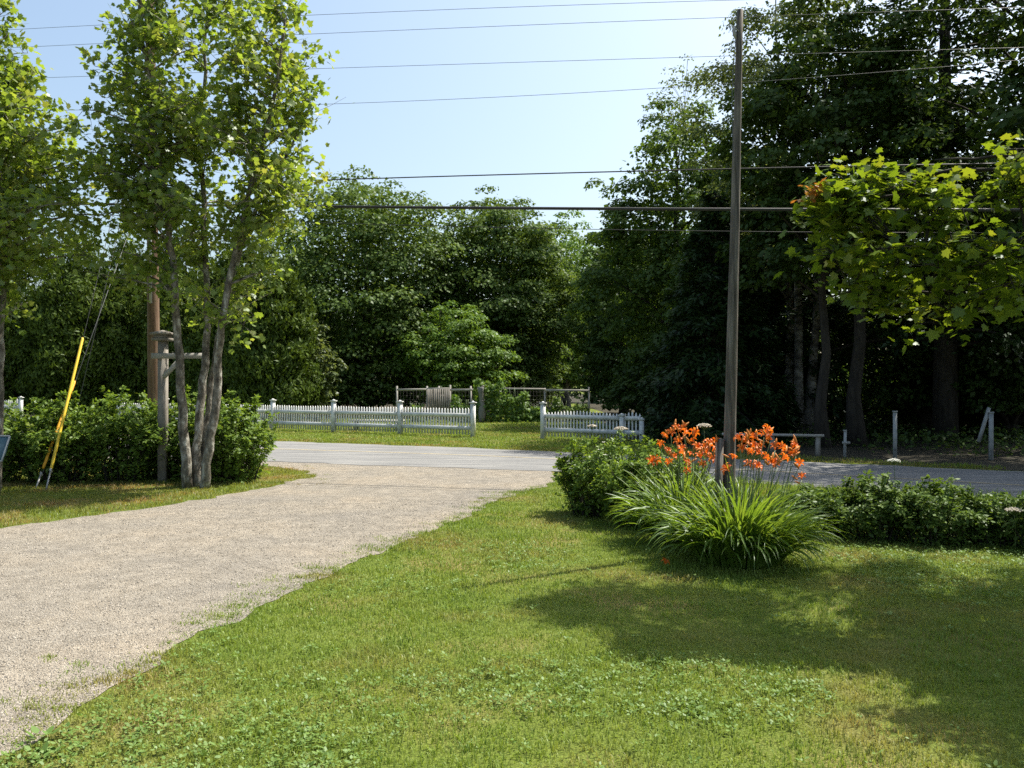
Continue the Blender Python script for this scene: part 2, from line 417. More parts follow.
g = sheet('lawn', [(-1500, -300), (1500, -300), (1500, 3000), (-1500, 3000)], 0.0, M['ground'])
def ragged(pts, amp, step=0.12, closed=False):
    out = []
    for a, b in zip(pts[:-1], pts[1:]):
        a = np.array(a); b = np.array(b); L_ = np.linalg.norm(b - a)
        n = max(1, int(min(L_ / step, 120)))
        d = (b - a) / (L_ + 1e-9); nn = np.array([-d[1], d[0]])
        for i in range(n):
            p = a + (b - a) * i / n
            o = (vnoise(np.array([p[0] * 3.1]), np.array([p[1] * 3.1]))[0] - .5) * 2 + (vnoise(np.array([p[0] * 9]), np.array([p[1] * 9]))[0] - .5)
            out.append(tuple(p + nn * o * amp))
    out.append(tuple(pts[-1]))
    return out
road_far = [(-60, 47.5), (-30, 34.6)] + [tuple(G(*p)[:2]) for p in ((275, 441.4), (478, 448.5), (556, 452.2), (812, 462.5), (1017, 471.8))] + [(25, 5.5), (60, -18)]
road_near = [(-60, 40.5), (-30, 28.2), (-12, 20.6)] + [tuple(G(*p)[:2]) for p in ((288, 462.4), (402, 466.5), (551, 471.5), (973, 497.5))] + [(20, 2.6), (60, -25)]
sheet('road', ragged(road_near, .13, .25) + ragged(road_far, .1, .25)[::-1], 0.010, M['asphalt'])

drv_right = [tuple(G(*p)[:2]) for p in ((556, 478), (548, 486), (500, 499), (460, 519), (400, 544), (330, 574), (262, 604), (190, 644), (100, 698), (25, 745))] + [(-3.1, 2.4), (-3.4, -3)]
drv_left = [tuple(G(*p)[:2]) for p in ((0, 529), (100, 516), (200, 500), (280, 485), (312, 477), (300, 470), (262, 466))]
drv_left = [(-22, -3), (-20, 7.5), (-12, 8.9)] + drv_left + [(-12, 19.6)]
verge_edge = [(road_near[2][0], road_near[2][1] + 0.2), (road_near[3][0], road_near[3][1] + .12), (road_near[4][0], road_near[4][1] + .1), (road_near[5][0], road_near[5][1] + .1)]
rag_left = ragged(drv_left, 0.1); rag_right = ragged(drv_right, 0.07)
drive_poly = rag_left + verge_edge + rag_right
sheet('driveway', drive_poly, 0.005, M['gravel'])
# faded centre line
cl_w = 0.05
mid = [((np.array(a) + np.array(b)) / 2) for a, b in (((-30, 34.6), (-30, 28.2)),)]
mid = [np.array(k) for k in ((-30, 31.3), tuple(G(275, 449.3)[:2]), tuple(G(400, 453.2)[:2]), tuple(G(480, 456)[:2]), tuple(G(556, 459.5)[:2]), tuple(G(900, 479)[:2]), (22, 4))]
for off in (0,):
    l = [(p[0], p[1] - cl_w) for p in mid]; r_ = [(p[0], p[1] + cl_w) for p in mid]
    sheet('road_marking', l + r_[::-1], 0.014, M['yellow'])

# ---- grass
def blades(name, poly, dens, area_box, hmin, hmax, wid, rag=0.05, avoid=None, keep=None):
    x0, x1, y0, y1 = area_box
    n = int(dens * (x1 - x0) * (y1 - y0))
    x = rng.uniform(x0, x1, n); y = rng.uniform(y0, y1, n)
    xx = x + (vnoise(x * 3, y * 3) - .5) * 2 * rag; yy = y + (vnoise(x * 3 + 20, y * 3 + 7) - .5) * 2 * rag
    k = inside(poly, xx, yy)
    if keep is not None: k &= keep(x, y)
    k &= rng.random(n) < .45 + .9 * vnoise(x * 9 + 5, y * 9)
    x = x[k]; y = y[k]
    return x, y, np.full(len(x), hmin), np.full(len(x), hmax), np.full(len(x), wid)

def make_blades(name, sets, mat='lf_grass'):
    x, y, h0, h1, wd = [np.concatenate([s[i] for s in sets]) for i in range(5)]
    N = len(x)
    pn = .5 * vnoise(x * 1.7, y * 1.7) + .5 * vnoise(x * 7, y * 7)
    rn = np.clip(.45 * rng.random(N) + .75 * (vnoise(x * 4.3 + 31, y * 4.3) * .6 + vnoise(x * 13, y * 13) * .4) - .12, 0, 1)
    h = (h0 + (h1 - h0) * rng.random(N)) * (0.3 + 1.05 * pn)
    az = rng.uniform(0, 2 * np.pi, N)
    lean = rng.uniform(0.1, 1.0, N)
    dx, dy = np.cos(az), np.sin(az)
    sx, sy = -dy, dx
    fac = rng.uniform(-0.7, .7, N)
    sx, sy = sx * np.cos(fac) + dx * np.sin(fac), sy * np.cos(fac) + dy * np.sin(fac)
    hw = wd * rng.uniform(0.6, 1.2, N) / 2
    b = np.stack([x, y, np.zeros(N)], 1)
    s = np.stack([sx, sy, np.zeros(N)], 1) * hw[:, None]
    d = np.stack([dx, dy, np.zeros(N)], 1)
    m_ = b + d * (h * lean * 0.35)[:, None] + np.array([0, 0, 1]) * (h * 0.62)[:, None]
    t_ = b + d * (h * lean * 1.0)[:, None] + np.array([0, 0, 1]) * (h * (1.05 - 0.45 * lean))[:, None]
    V = np.stack([b - s, b + s, m_ + s * .8, m_ - s * .8, t_], 1).reshape(-1, 3)
    V[:, 2] -= 0.003
    F = (np.arange(N)[:, None] * 5 + np.array([0, 1, 2, 3, 3, 2, 4])[None, :]).ravel()
    sz = np.tile([4, 3], N)
    return tag(link_mesh(name, V, F, sz, M[mat], None, False, np.repeat(rn, 2)), kind='stuff')

lawn_poly = [p for p in rag_right] + [(14, -3), (14, 6.5), (6.45, 11.8), (3.6, 13.65), (0.9, 15.3), tuple(G(556, 476)[:2])]
fov = lambda m: (lambda x, y: np.abs(x) < y * 0.601 + m)
sets = []
sets.append(blades('g', lawn_poly, 5200, (-3.6, 5.2, 3.0, 6.0), .022, .055, .0045, keep=fov(.4)))
sets.append(blades('g', lawn_poly, 3300, (-3.6, 6.6, 6.0, 9.0), .025, .055, .006, keep=fov(.4)))
sets.append(blades('g', lawn_poly, 2000, (-2, 7, 9.0, 15.5), .03, .06, .008, keep=fov(.4)))
sets.append(blades('g', lawn_poly, 500, (-3.6, 8, 1.0, 9.0), .025, .055, .008))
# sparse tufts in the gravel along the edge
def tufts(n, fx):
    X, Y = [], []
    for _ in range(n):
        cx_, cy_ = fx()
        k = rng.integers(12, 60); s_ = rng.uniform(.02, .09)
        X.append(rng.normal(cx_, s_, k)); Y.append(rng.normal(cy_, s_ * 0.8, k))
    X = np.concatenate(X); Y = np.concatenate(Y)
    return X, Y, np.full(len(X), .015), np.full(len(X), .045), np.full(len(X), .0055)
def edge_pt():
    i = rng.integers(1, len(drv_right) - 2); t = rng.random()
    a = np.array(drv_right[i]); b = np.array(drv_right[i + 1])
    p = a + (b - a) * t
    d = abs(rng.normal(0, 0.15))
    return p[0] - d * 0.85, p[1] + d * 0.3
sets.append(tufts(300, edge_pt))
roadside = [(14, 4.2), (14, 6.5), (6.45, 11.8), (3.6, 13.65), (0.9, 15.3), (1.2, 12.5), (4.6, 9.3), (6, 8.6)]
sets.append(blades('r', roadside, 1100, (0, 9, 7, 15.5), .08, .24, .009, keep=fov(.5)))
sets.append(tufts(16, lambda: tuple(G(rng.uniform(0, 90), rng.uniform(655, 735))[:2])))
make_blades('lawn_grass', sets)

verge_poly = [(-20, 7.5), (-12, 8.9)] + [p for p in rag_left if p[1] > 8.9 and p[0] > -12 and p[1] < 18.6] + [(-12, 19.2), (-20, 22)]
sets = [blades('v', verge_poly, 1500, (-10.5, -2.9, 8.6, 17.2), .03, .08, .008, keep=fov(.6)),
        tufts(40, lambda: tuple(G(rng.uniform(250, 330), rng.uniform(466, 486))[:2]))]
make_blades('verge_grass', sets, 'lf_grass_dry')
far_poly = [(-30, 35.2)] + [(p[0], p[1] + .35) for p in road_far[2:7]] + [(9.4, 16.4), (7.0, 18.3), (4.4, 21), (3.6, 26), (4, 60), (-30, 60)]
sets = [blades('f', far_poly, 420, (-13, 11, 15, 30), .04, .1, .016, keep=fov(.5)),
        blades('f', far_poly, 130, (-12, 8, 30, 42), .04, .1, .03, keep=fov(.5))]
make_blades('far_lawn_grass', sets)
strip = [(p[0], p[1] + .02) for p in road_far[1:7]] + [(p[0] + .2, p[1] + .75) for p in road_far[1:7]][::-1]
make_blades('roadside_dry_grass', [blades('s', strip, 700, (-13, 9, 15, 33), .03, .08, .014, keep=fov(.5))], 'lf_grass_dry')
M['litter'] = surf('shade-dark leaf litter', [(0.3, (0.015, 0.014, 0.008)), (0.5, (0.028, 0.024, 0.013)), (0.7, (0.045, 0.04, 0.02))], 3, 0.95, 0.8, 30, dist=.03)  # litter tone holds the tree shade, darkening both floor sheets
sheet('forest_floor', [(3.4, 25.2), (4.6, 19.3), (6.8, 17.4), (9.3, 15.7), (14, 12.6), (30, 4.5), (90, 4), (90, 140), (5, 140), (5.2, 45), (3.9, 38)], 0.004, M['litter'])  # dark sheet covers the lit grass where the wood is in shade
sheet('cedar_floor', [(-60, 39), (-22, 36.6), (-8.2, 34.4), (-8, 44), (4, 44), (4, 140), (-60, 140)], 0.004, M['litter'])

# ---- broad-leaved lawn weeds
def weeds():
    pos, nr, ax, sz = [], [], [], []
    n = 0
    while n < 2600:
        Y = rng.uniform(3.3, 8.5); X = rng.uniform(-.62 * Y, .62 * Y)
        if not inside(lawn_poly, np.array([X - .05]), np.array([Y]))[0]: continue
        pn = vnoise(np.array([X * .9 + 11]), np.array([Y * .9 + 3]))[0]
        if rng.random() > max(0.04, (pn - .42) * 4.5): continue
        n += 1
        k = rng.integers(4, 9); s_ = rng.uniform(.011, .026)
        a0 = rng.uniform(0, 6.28)
        for j in range(k):
            a = a0 + j * 2.4 + rng.normal(0, .2)
            d = np.array([math.cos(a), math.sin(a), rng.uniform(0.1, .6)])
            pos.append((X + .01 * d[0], Y + .01 * d[1], rng.uniform(.02, .04))); ax.append(d)
            nr.append(np.array([-d[0] * .4, -d[1] * .4, 1]) + rng.normal(0, .25, 3)); sz.append(s_ * rng.uniform(.7, 1.25))
    for (px, py, s_) in ((40, 742, .07), (30, 760, .06), (52, 758, .07)):
        c = G(px, py)
        for j in range(11):
            a = j * 2.4 + rng.normal(0, .3); d = np.array([math.cos(a), math.sin(a), rng.uniform(.2, .9)])
            pos.append((c[0] + rng.normal(0, .03), c[1] + rng.normal(0, .02), .025)); ax.append(d); nr.append(np.array([-d[0] * .4, -d[1] * .4, 1]) + rng.normal(0, .25, 3)); sz.append(s_ * rng.uniform(.5, .9))
    o = leaves('lawn_weeds', np.array(pos), np.array(nr), np.array(ax), np.array(sz), (T_OVAL[0] * [1.15, 1, 1], T_OVAL[1]), M['lf_weed'], None)
    tag(o, kind='stuff')
weeds()

# ---- loose pebbles on the driveway
def pebbles():
    n = 60000
    u = rng.random(n)
    Y = 3.2 + 8.5 * u ** 1.2
    X = rng.uniform(-1, 1, n) * (Y * .62 + .3)
    k = inside(drive_poly, X, Y); X = X[k]; Y = Y[k]; n = len(X)
    s = (.0025 + .0055 * rng.random(n) ** 2) * (0.8 + Y * .06)
    base = np.array([(1, 0, 0), (0, 1, 0), (-1, 0, 0), (0, -1, 0), (0, 0, .7), (.6, .6, .3), (-.6, .6, .3), (-.6, -.6, .3), (.6, -.6, .3)])
    V = base[None] * s[:, None, None] * rng.uniform(.7, 1.25, (n, 9, 3))
    V[:, :, 0] += X[:, None]; V[:, :, 1] += Y[:, None]; V[:, :, 2] += 0.006
    tf = [(0, 5, 4, 8), (1, 6, 4, 5), (2, 7, 4, 6), (3, 8, 4, 7), (0, 1, 5), (1, 2, 6), (2, 3, 7), (3, 0, 8)]
    flat = np.array([i for f in tf for i in f])
    F = (np.arange(n)[:, None] * 9 + flat[None]).ravel()
    o = link_mesh('loose_gravel', V.reshape(-1, 3), F, np.tile([len(f) for f in tf], n), M['pebble'], None, False, np.repeat(rng.random(n), len(tf)))
    tag(o, kind='stuff')
pebbles()

# ------------------------------------------------------------------ trees
def crown_profile(kind, u):
    if kind == 'round':
        return np.sqrt(np.clip(1 - (2 * u - 0.86) ** 2 / 1.3, 0.02, 1))
    if kind == 'egg':
        return np.clip(np.sin(np.pi * np.clip(u, 0, 1) ** 0.75) ** 0.7, 0.05, 1)
    if kind == 'full':      # clothed to the ground
        return np.clip(np.sqrt(np.clip(1 - u ** 5, 0, 1)), 0.08, 1) * (0.82 + 0.18 * np.clip(u * 4, 0, 1))
    if kind == 'cone':
        return np.clip(1.0 - u, 0.03, 1) ** 0.85
    if kind == 'column':
        return np.clip(np.clip(1 - u ** 2.0, 0, 1) ** 0.75, 0.04, 1) * (0.8 + .2 * np.clip(u * 5, 0, 1))
    return np.ones_like(u)

dens = (1.9, 1.9)
def make_tree(name, label, x, y, H, Rad, base=0.15, prof='round', nclump=90, nleaf=18000, lsize=0.2, mat='lf_dark', bark='bark_dark',
              trunks=1, tr=None, group=None, clump=0.24, tmpl=T_QUAD, lean=(0, 0), seed=1, flat=0.6, droop=0.0, inner=0.5, cat='tree', trunk_pts=None, lump=0.25, fill=0.22, up=0.0):
    nclump = int(nclump * dens[0]); nleaf = int(nleaf * dens[1])
    global rng
    rng = np.random.default_rng(seed)
    t = thing(name, label, cat, (x, y, 0), group)
    hb = base * H
    tr = tr or 0.018 * H + 0.03
    ug = np.linspace(0, 1, 200); pw = crown_profile(prof, ug) ** 1.3 + .06
    u = np.interp(rng.random(nclump), np.cumsum(pw) / pw.sum(), ug)
    az = rng.uniform(0, 2 * np.pi, nclump)
    rr = crown_profile(prof, u) * Rad
    # lobed outline
    lob = 1 + lump * np.sin(az * 3 + seed + u * 5) * 0.6 + lump * np.sin(az * 5 + 2.1 * seed - u * 9) * 0.5
    rf = inner + (1 - inner) * np.sqrt(rng.random(nclump))
    rad = rr * lob * rf
    cz = hb + u * (H - hb) * (1 + 0.04 * np.sin(az * 2 + seed))
    cx_ = np.cos(az) * rad + lean[0] * u; cy_ = np.sin(az) * rad + lean[1] * u
    C = np.stack([cx_, cy_, cz], 1)
    cr = clump * Rad * rng.uniform(0.65, 1.35, nclump) * (0.55 + 0.45 * crown_profile(prof, u))
    wgt = cr ** 2; wgt /= wgt.sum()
    ci = rng.choice(nclump, nleaf, p=wgt)
    d = rnd_unit(nleaf)
    d[:, 2] = np.where(d[:, 2] < -0.25, -d[:, 2], d[:, 2])
    rad_l = cr[ci] * rng.uniform(0.35, 1.08, nleaf) ** 0.6
    off = d * rad_l[:, None] * np.array([1, 1, flat])
    outw = unit(np.stack([C[ci, 0], C[ci, 1], np.zeros(nleaf)], 1))
    pos = C[ci] + off
    pos[:, 2] -= droop * (np.hypot(off[:, 0], off[:, 1]))
    pos[:, 2] = np.maximum(pos[:, 2], 0.08)
    nf = int(nleaf * fill)
    if nf:
        uf = np.interp(rng.random(nf), np.cumsum(pw ** 1.6) / (pw ** 1.6).sum(), ug)
        af = rng.uniform(0, 2 * np.pi, nf); rf_ = crown_profile(prof, uf) * Rad * .85 * np.sqrt(rng.random(nf))
        rf_ *= 1 + lump * np.sin(af * 3 + seed + uf * 5) * 0.6 + lump * np.sin(af * 5 + 2.1 * seed - uf * 9) * 0.5
        pos[:nf] = np.stack([np.cos(af) * rf_ + lean[0] * uf, np.sin(af) * rf_ + lean[1] * uf, hb + uf * (H - hb) * .97], 1)
    nrm = d * 0.7 + outw * 0.25 + np.array([0, 0, 0.55]) + rng.normal(0, 0.45, (nleaf, 3))
    ax = outw + rng.normal(0, .6, (nleaf, 3)) + np.array([0, 0, -0.5 + 2.2 * up])
    nrm[:, 2] -= up * .7
    size = lsize * rng.uniform(0.6, 1.25, nleaf)
    size[:nf] *= 1.35
    tint = np.clip(rng.random(nleaf) * .6 + rng.random(nclump)[ci] * .4, 0, 1)
    leaves('crown', pos, nrm, ax, size, tmpl, M[mat], t, rnd=tint)
    # trunks and limbs
    order = rng.permutation(nclump)
    for k in range(trunks):
        mb = MB()
        a = k * 2 * np.pi / max(1, trunks) + seed
        sp = 0.0 if trunks == 1 else 0.2
        top = np.array([lean[0] * .8 + math.cos(a) * sp * Rad * 1.6, lean[1] * .8 + math.sin(a) * sp * Rad * 1.6, H * 0.9])
        b0 = np.array([math.cos(a) * sp, math.sin(a) * sp, -0.15])
        n = 9
        tt = np.linspace(0, 1, n)
        pts = b0[None] + (top - b0)[None] * tt[:, None]
        pts[1:-1, :2] += rng.normal(0, 0.02 + .003 * H, (n - 2, 2))
        rads = tr * (1 - tt * 0.93) * (1 + 0.5 * np.exp(-tt * 18))
        mb.tube(pts, rads, 9, wob=.06)
        for q in order[k::trunks][:int(26 / trunks) + 4]:
            zt = max(hb * 0.6, C[q, 2] - rng.uniform(.3, .9) * np.hypot(C[q, 0], C[q, 1]))
            f = np.clip(zt / (H * .9), 0.05, .95)
            s0 = np.array([np.interp(f, tt, pts[:, i]) for i in range(3)])
            r0 = np.interp(f, tt, rads) * .5
            mb.tube(bez(s0, (s0 + C[q]) / 2 + np.array([0, 0, .12 * Rad]), C[q], 6), np.linspace(r0, .012, 6), 5, cap=False)
        mb.build('trunk', M[bark], t, smooth=True)
    return t

def make_conifer(name, label, x, y, H, Rad, base=0.05, nb=120, per=150, lsize=0.22, mat='lf_hemlock', seed=1, group=None, droop=0.35, power=0.9, bark='bark_dark', tr=None):
    nb = int(nb * 1.5); per = int(per * 1.5)
    global rng
    rng = np.random.default_rng(seed)
    t = thing(name, label, 'tree', (x, y, 0), group)
    pos, nr, ax, sz = [], [], [], []
    mb = MB()
    tr = tr or .02 * H
    tt = np.linspace(0, 1, 8)
    mb.tube(np.stack([0 * tt, 0 * tt, -.15 + tt * (H * .97 + .15)], 1), tr * (1 - .95 * tt), 8, wob=.06)
    for i in range(nb):
        u = (i + rng.random()) / nb
        z = H * (base + (0.97 - base) * u)
        L_ = Rad * max(.05, (1 - u)) ** power * rng.uniform(.65, 1.15)
        a = i * 2.4 + rng.normal(0, .4)
        p0 = np.array([0, 0, z]); d = np.array([math.cos(a), math.sin(a), 0])
        p2 = p0 + d * L_ + np.array([0, 0, -droop * L_ * rng.uniform(.5, 1.3)])
        p1 = p0 + d * L_ * .5 + np.array([0, 0, .1 * L_])
        b = bez(p0, p1, p2, 7)
        mb.tube(b, np.linspace(.02 + .012 * L_, .006, 7), 4, cap=False)
        k = max(12, int(per * L_ / Rad))
        s = np.sqrt(rng.random(k)) * .98 + .04
        q = (1 - s)[:, None] ** 2 * p0 + (2 * s * (1 - s))[:, None] * p1 + (s ** 2)[:, None] * p2
        side = np.array([-d[1], d[0], 0])
        wd = (L_ * .28) * np.sin(np.pi * np.clip(s * .85 + .1, 0, 1))
        lat = rng.uniform(-1, 1, k)
        q = q + side[None] * (lat * wd)[:, None] + np.stack([np.zeros(k), np.zeros(k), -np.abs(lat) * wd * .35 + rng.normal(0, .05 + .03 * L_, k)], 1)
        pos.append(q); ax.append(d[None] * .8 + side[None] * lat[:, None] * .9 + rng.normal(0, .3, (k, 3)) + np.array([0, 0, -.25]))
        nr.append(np.array([0, 0, 1.0]) + d * .35 + rng.normal(0, .4, (k, 3))); sz.append(lsize * rng.uniform(.6, 1.3, k))
    leaves('crown', np.concatenate(pos), np.concatenate(nr), np.concatenate(ax), np.concatenate(sz), T_SPRAY, M[mat], t)
    mb.build('trunk', M[bark], t, smooth=True)
    return t

def PX(px, Y): return (px - 512) * Y / FPX
def HT(py, Y): return CAMH + (HORY - py) * Y / FPX

gW = 'trees of the wood on the right across the road'
gM = 'trees standing behind the garden'
gC = 'evergreens behind the left fence'

# centre background
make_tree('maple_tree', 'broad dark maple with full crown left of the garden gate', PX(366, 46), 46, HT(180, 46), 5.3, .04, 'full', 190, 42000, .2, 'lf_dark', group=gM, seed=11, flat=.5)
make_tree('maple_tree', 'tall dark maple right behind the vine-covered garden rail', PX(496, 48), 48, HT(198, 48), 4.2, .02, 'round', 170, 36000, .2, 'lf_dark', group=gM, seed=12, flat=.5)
make_tree('apple_tree', 'small bright green tree with low spreading crown behind the weathered garden gate', PX(456, 42), 42, HT(304, 42), 2.7, .08, 'egg', 70, 13000, .15, 'lf_bright', group=gM, seed=13, trunks=2, flat=.55)
make_tree('birch_tree', 'feathery pale green tree far off in the gap between the dark maples', PX(566, 58), 58, HT(216, 58), 3.6, .1, 'egg', 110, 20000, .2, 'lf_bright', 'bark_birch', group=gM, seed=14)
make_tree('ash_tree', 'slim shady tree at the right end of the garden rail', PX(624, 46), 46, HT(214, 46), 2.1, .08, 'full', 90, 17000, .18, 'lf_ash', group=gM, seed=15)
make_tree('young_tree', 'small ragged dark sapling between the cedars and the broad maple', PX(316, 36), 36, HT(318, 36), 0.95, .1, 'egg', 26, 3600, .15, 'lf_birch', group=gM, seed=16)

# right-hand wood
make_tree('ash_tree', 'leafy tree with sunlit left flank just left of the bare pole', PX(676, 33), 33, HT(108, 33), 2.9, .1, 'round', 110, 22000, .16, 'lf_ash', group=gW, seed=21, lump=.35, clump=.2)
make_tree('birch_tree', 'thin wispy birch top standing out against the sky left of the bare pole', PX(684, 37), 37, HT(56, 37), 1.7, .74, 'egg', 26, 1100, .13, 'lf_birch', 'bark_birch', tr=.09, group=gW, seed=35, fill=0, clump=.3, inner=.2)
make_tree('poplar_tree', 'tall green tree rising directly behind the bare pole', PX(738, 29), 29, HT(128, 29), 2.0, .12, 'egg', 90, 17000, .15, 'lf_ash', group=gW, seed=22)
make_tree('birch_tree', 'tall white-trunked birch right of the bare pole', PX(800, 25), 25, 15.5, 3.0, .27, 'egg', 120, 21000, .105, 'lf_birch', 'bark_birch', trunks=3, tr=.14, group=gW, seed=23, clump=.19, fill=.05, inner=.3)
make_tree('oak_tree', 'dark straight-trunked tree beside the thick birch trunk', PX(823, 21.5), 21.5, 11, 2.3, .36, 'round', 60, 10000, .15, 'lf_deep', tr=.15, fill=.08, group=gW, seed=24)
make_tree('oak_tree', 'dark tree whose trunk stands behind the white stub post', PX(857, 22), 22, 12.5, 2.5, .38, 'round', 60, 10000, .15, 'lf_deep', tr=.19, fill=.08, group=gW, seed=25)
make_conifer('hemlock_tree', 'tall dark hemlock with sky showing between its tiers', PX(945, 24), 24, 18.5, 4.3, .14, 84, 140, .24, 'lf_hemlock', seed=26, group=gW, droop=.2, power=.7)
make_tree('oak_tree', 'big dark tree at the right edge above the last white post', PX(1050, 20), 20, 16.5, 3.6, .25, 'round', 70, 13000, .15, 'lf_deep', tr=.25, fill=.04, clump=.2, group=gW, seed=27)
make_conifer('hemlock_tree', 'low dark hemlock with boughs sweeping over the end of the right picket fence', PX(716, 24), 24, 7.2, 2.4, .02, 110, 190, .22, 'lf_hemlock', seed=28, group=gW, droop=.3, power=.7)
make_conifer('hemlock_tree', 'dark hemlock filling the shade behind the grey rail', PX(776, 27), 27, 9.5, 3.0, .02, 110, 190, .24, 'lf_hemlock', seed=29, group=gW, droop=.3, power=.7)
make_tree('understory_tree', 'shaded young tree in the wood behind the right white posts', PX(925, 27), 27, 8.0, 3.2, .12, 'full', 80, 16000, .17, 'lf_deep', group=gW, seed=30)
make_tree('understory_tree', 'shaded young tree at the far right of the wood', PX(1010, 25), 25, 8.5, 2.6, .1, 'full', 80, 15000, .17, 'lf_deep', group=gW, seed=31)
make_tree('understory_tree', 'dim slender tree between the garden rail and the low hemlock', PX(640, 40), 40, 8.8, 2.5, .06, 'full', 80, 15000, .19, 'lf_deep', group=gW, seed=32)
make_tree('shrub', 'sunlit green bush glimpsed between the dark trunks', PX(842, 33), 33, 2.2, 1.8, .02, 'round', 40, 5000, .14, 'lf_bright', group=None, seed=33, cat='shrub')  # bright leaf colour carries the sunlight on this bush
make_tree('shrub', 'sunlit bush in the wood behind the white stub post', PX(888, 32), 32, 2.6, 1.5, .02, 'round', 36, 4200, .14, 'lf_bright', group=None, seed=34, cat='shrub')  # sunlight put into the leaf colour here too

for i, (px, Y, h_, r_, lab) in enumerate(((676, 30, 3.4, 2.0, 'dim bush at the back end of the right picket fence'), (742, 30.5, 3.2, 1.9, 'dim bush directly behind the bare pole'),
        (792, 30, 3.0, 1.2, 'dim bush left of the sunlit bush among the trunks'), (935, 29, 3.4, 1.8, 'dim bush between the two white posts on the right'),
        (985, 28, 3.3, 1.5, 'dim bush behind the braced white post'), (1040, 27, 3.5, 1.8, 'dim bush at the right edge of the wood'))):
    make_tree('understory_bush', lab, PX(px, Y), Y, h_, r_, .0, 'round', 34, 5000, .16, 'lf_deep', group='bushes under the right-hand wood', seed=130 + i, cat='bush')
make_tree('oak_tree', 'big oak beyond the right edge whose shade falls on the road', 13.8, 15.6, 13.5, 3.7, .3, 'round', 90, 13000, .24, 'lf_deep', tr=.25, group=gW, seed=37)
# left evergreens
for i, (px, Y, py, rad, lab) in enumerate((
        (18, 40, 236, 2.3, 'dark cedar at the far left beyond the white fence end'),
        (78, 39, 222, 2.2, 'dark cedar behind the yellow guy guards'),
        (128, 40, 232, 2.1, 'cedar just left of the brown utility pole'),
        (186, 39, 228, 2.1, 'cedar behind the wooden sign post arm'),
        (232, 37, 236, 1.9, 'cedar behind the rightmost maple stem'),
        (272, 35, 246, 1.75, 'sunny rounded cedar at the right end of the cedar row'))):
    make_tree('cedar_tree', lab, PX(px, Y), Y, HT(py, Y), rad, .02, 'column', 110, 15000, .22, 'lf_cedar', group=gC, seed=40 + i, tmpl=T_SPRAY, flat=1.3, up=.9, clump=.3, lump=.15)
make_tree('maple_tree', 'far leafy tree behind the cedar row', PX(150, 56), 56, 9.5, 5.0, .08, 'full', 90, 16000, .28, 'lf_deep', group=gC, seed=48)

# distant woods behind everything
def woods():
    global rng
    rng = np.random.default_rng(77)
    n = 90000
    X = rng.uniform(-75, 75, n); 
    top = 8.0 + 3.2 * (vnoise(X * .35 + 9, X * 0 + 2) - .4) + 2 * (vnoise(X * 1.1, X * 0 + 5) - .5)
    Yb = 70 + 5 * (vnoise(X * .3, X * 0 + 8) - .5)
    z = top * rng.random(n) ** .7
    lump = (vnoise(X * .9, z * .9) - .5) * 5
    pos = np.stack([X, Yb + rng.uniform(-1, 3, n) + lump + (z / 9) ** 2 * 2, z + .1], 1)
    nr = np.array([0.2, -.6, .6]) + rng.normal(0, .5, (n, 3))
    o = leaves('distant_woods', pos, nr, rng.normal(0, 1, (n, 3)), rng.uniform(.25, .6, n), T_QUAD, M['lf_deep'], None)
    tag(o, 'hazy dark line of woods closing the view behind the garden', 'woods', kind='stuff')
woods()

def undergrowth():
    global rng
    rng = np.random.default_rng(171)
    n = 26000
    X = rng.uniform(3.5, 22, n); Y = rng.uniform(14, 34, n)
    k = (Y > 22.6 - .62 * (X - 2) + .4) & (vnoise(X * 1.1, Y * 1.1) > .3)
    X, Y = X[k], Y[k]; n = len(X)
    z = rng.random(n) * (.12 + .5 * vnoise(X * 1.1, Y * 1.1)) + .02
    o = leaves('undergrowth', np.stack([X, Y, z], 1), np.array([0, -.2, 1]) + rng.normal(0, .5, (n, 3)), rng.normal(0, 1, (n, 3)), rng.uniform(.06, .16, n), T_OVAL, M['lf_deep'], None)
    tag(o, 'low dark undergrowth covering the shaded woodland floor', 'undergrowth', kind='stuff')
undergrowth()

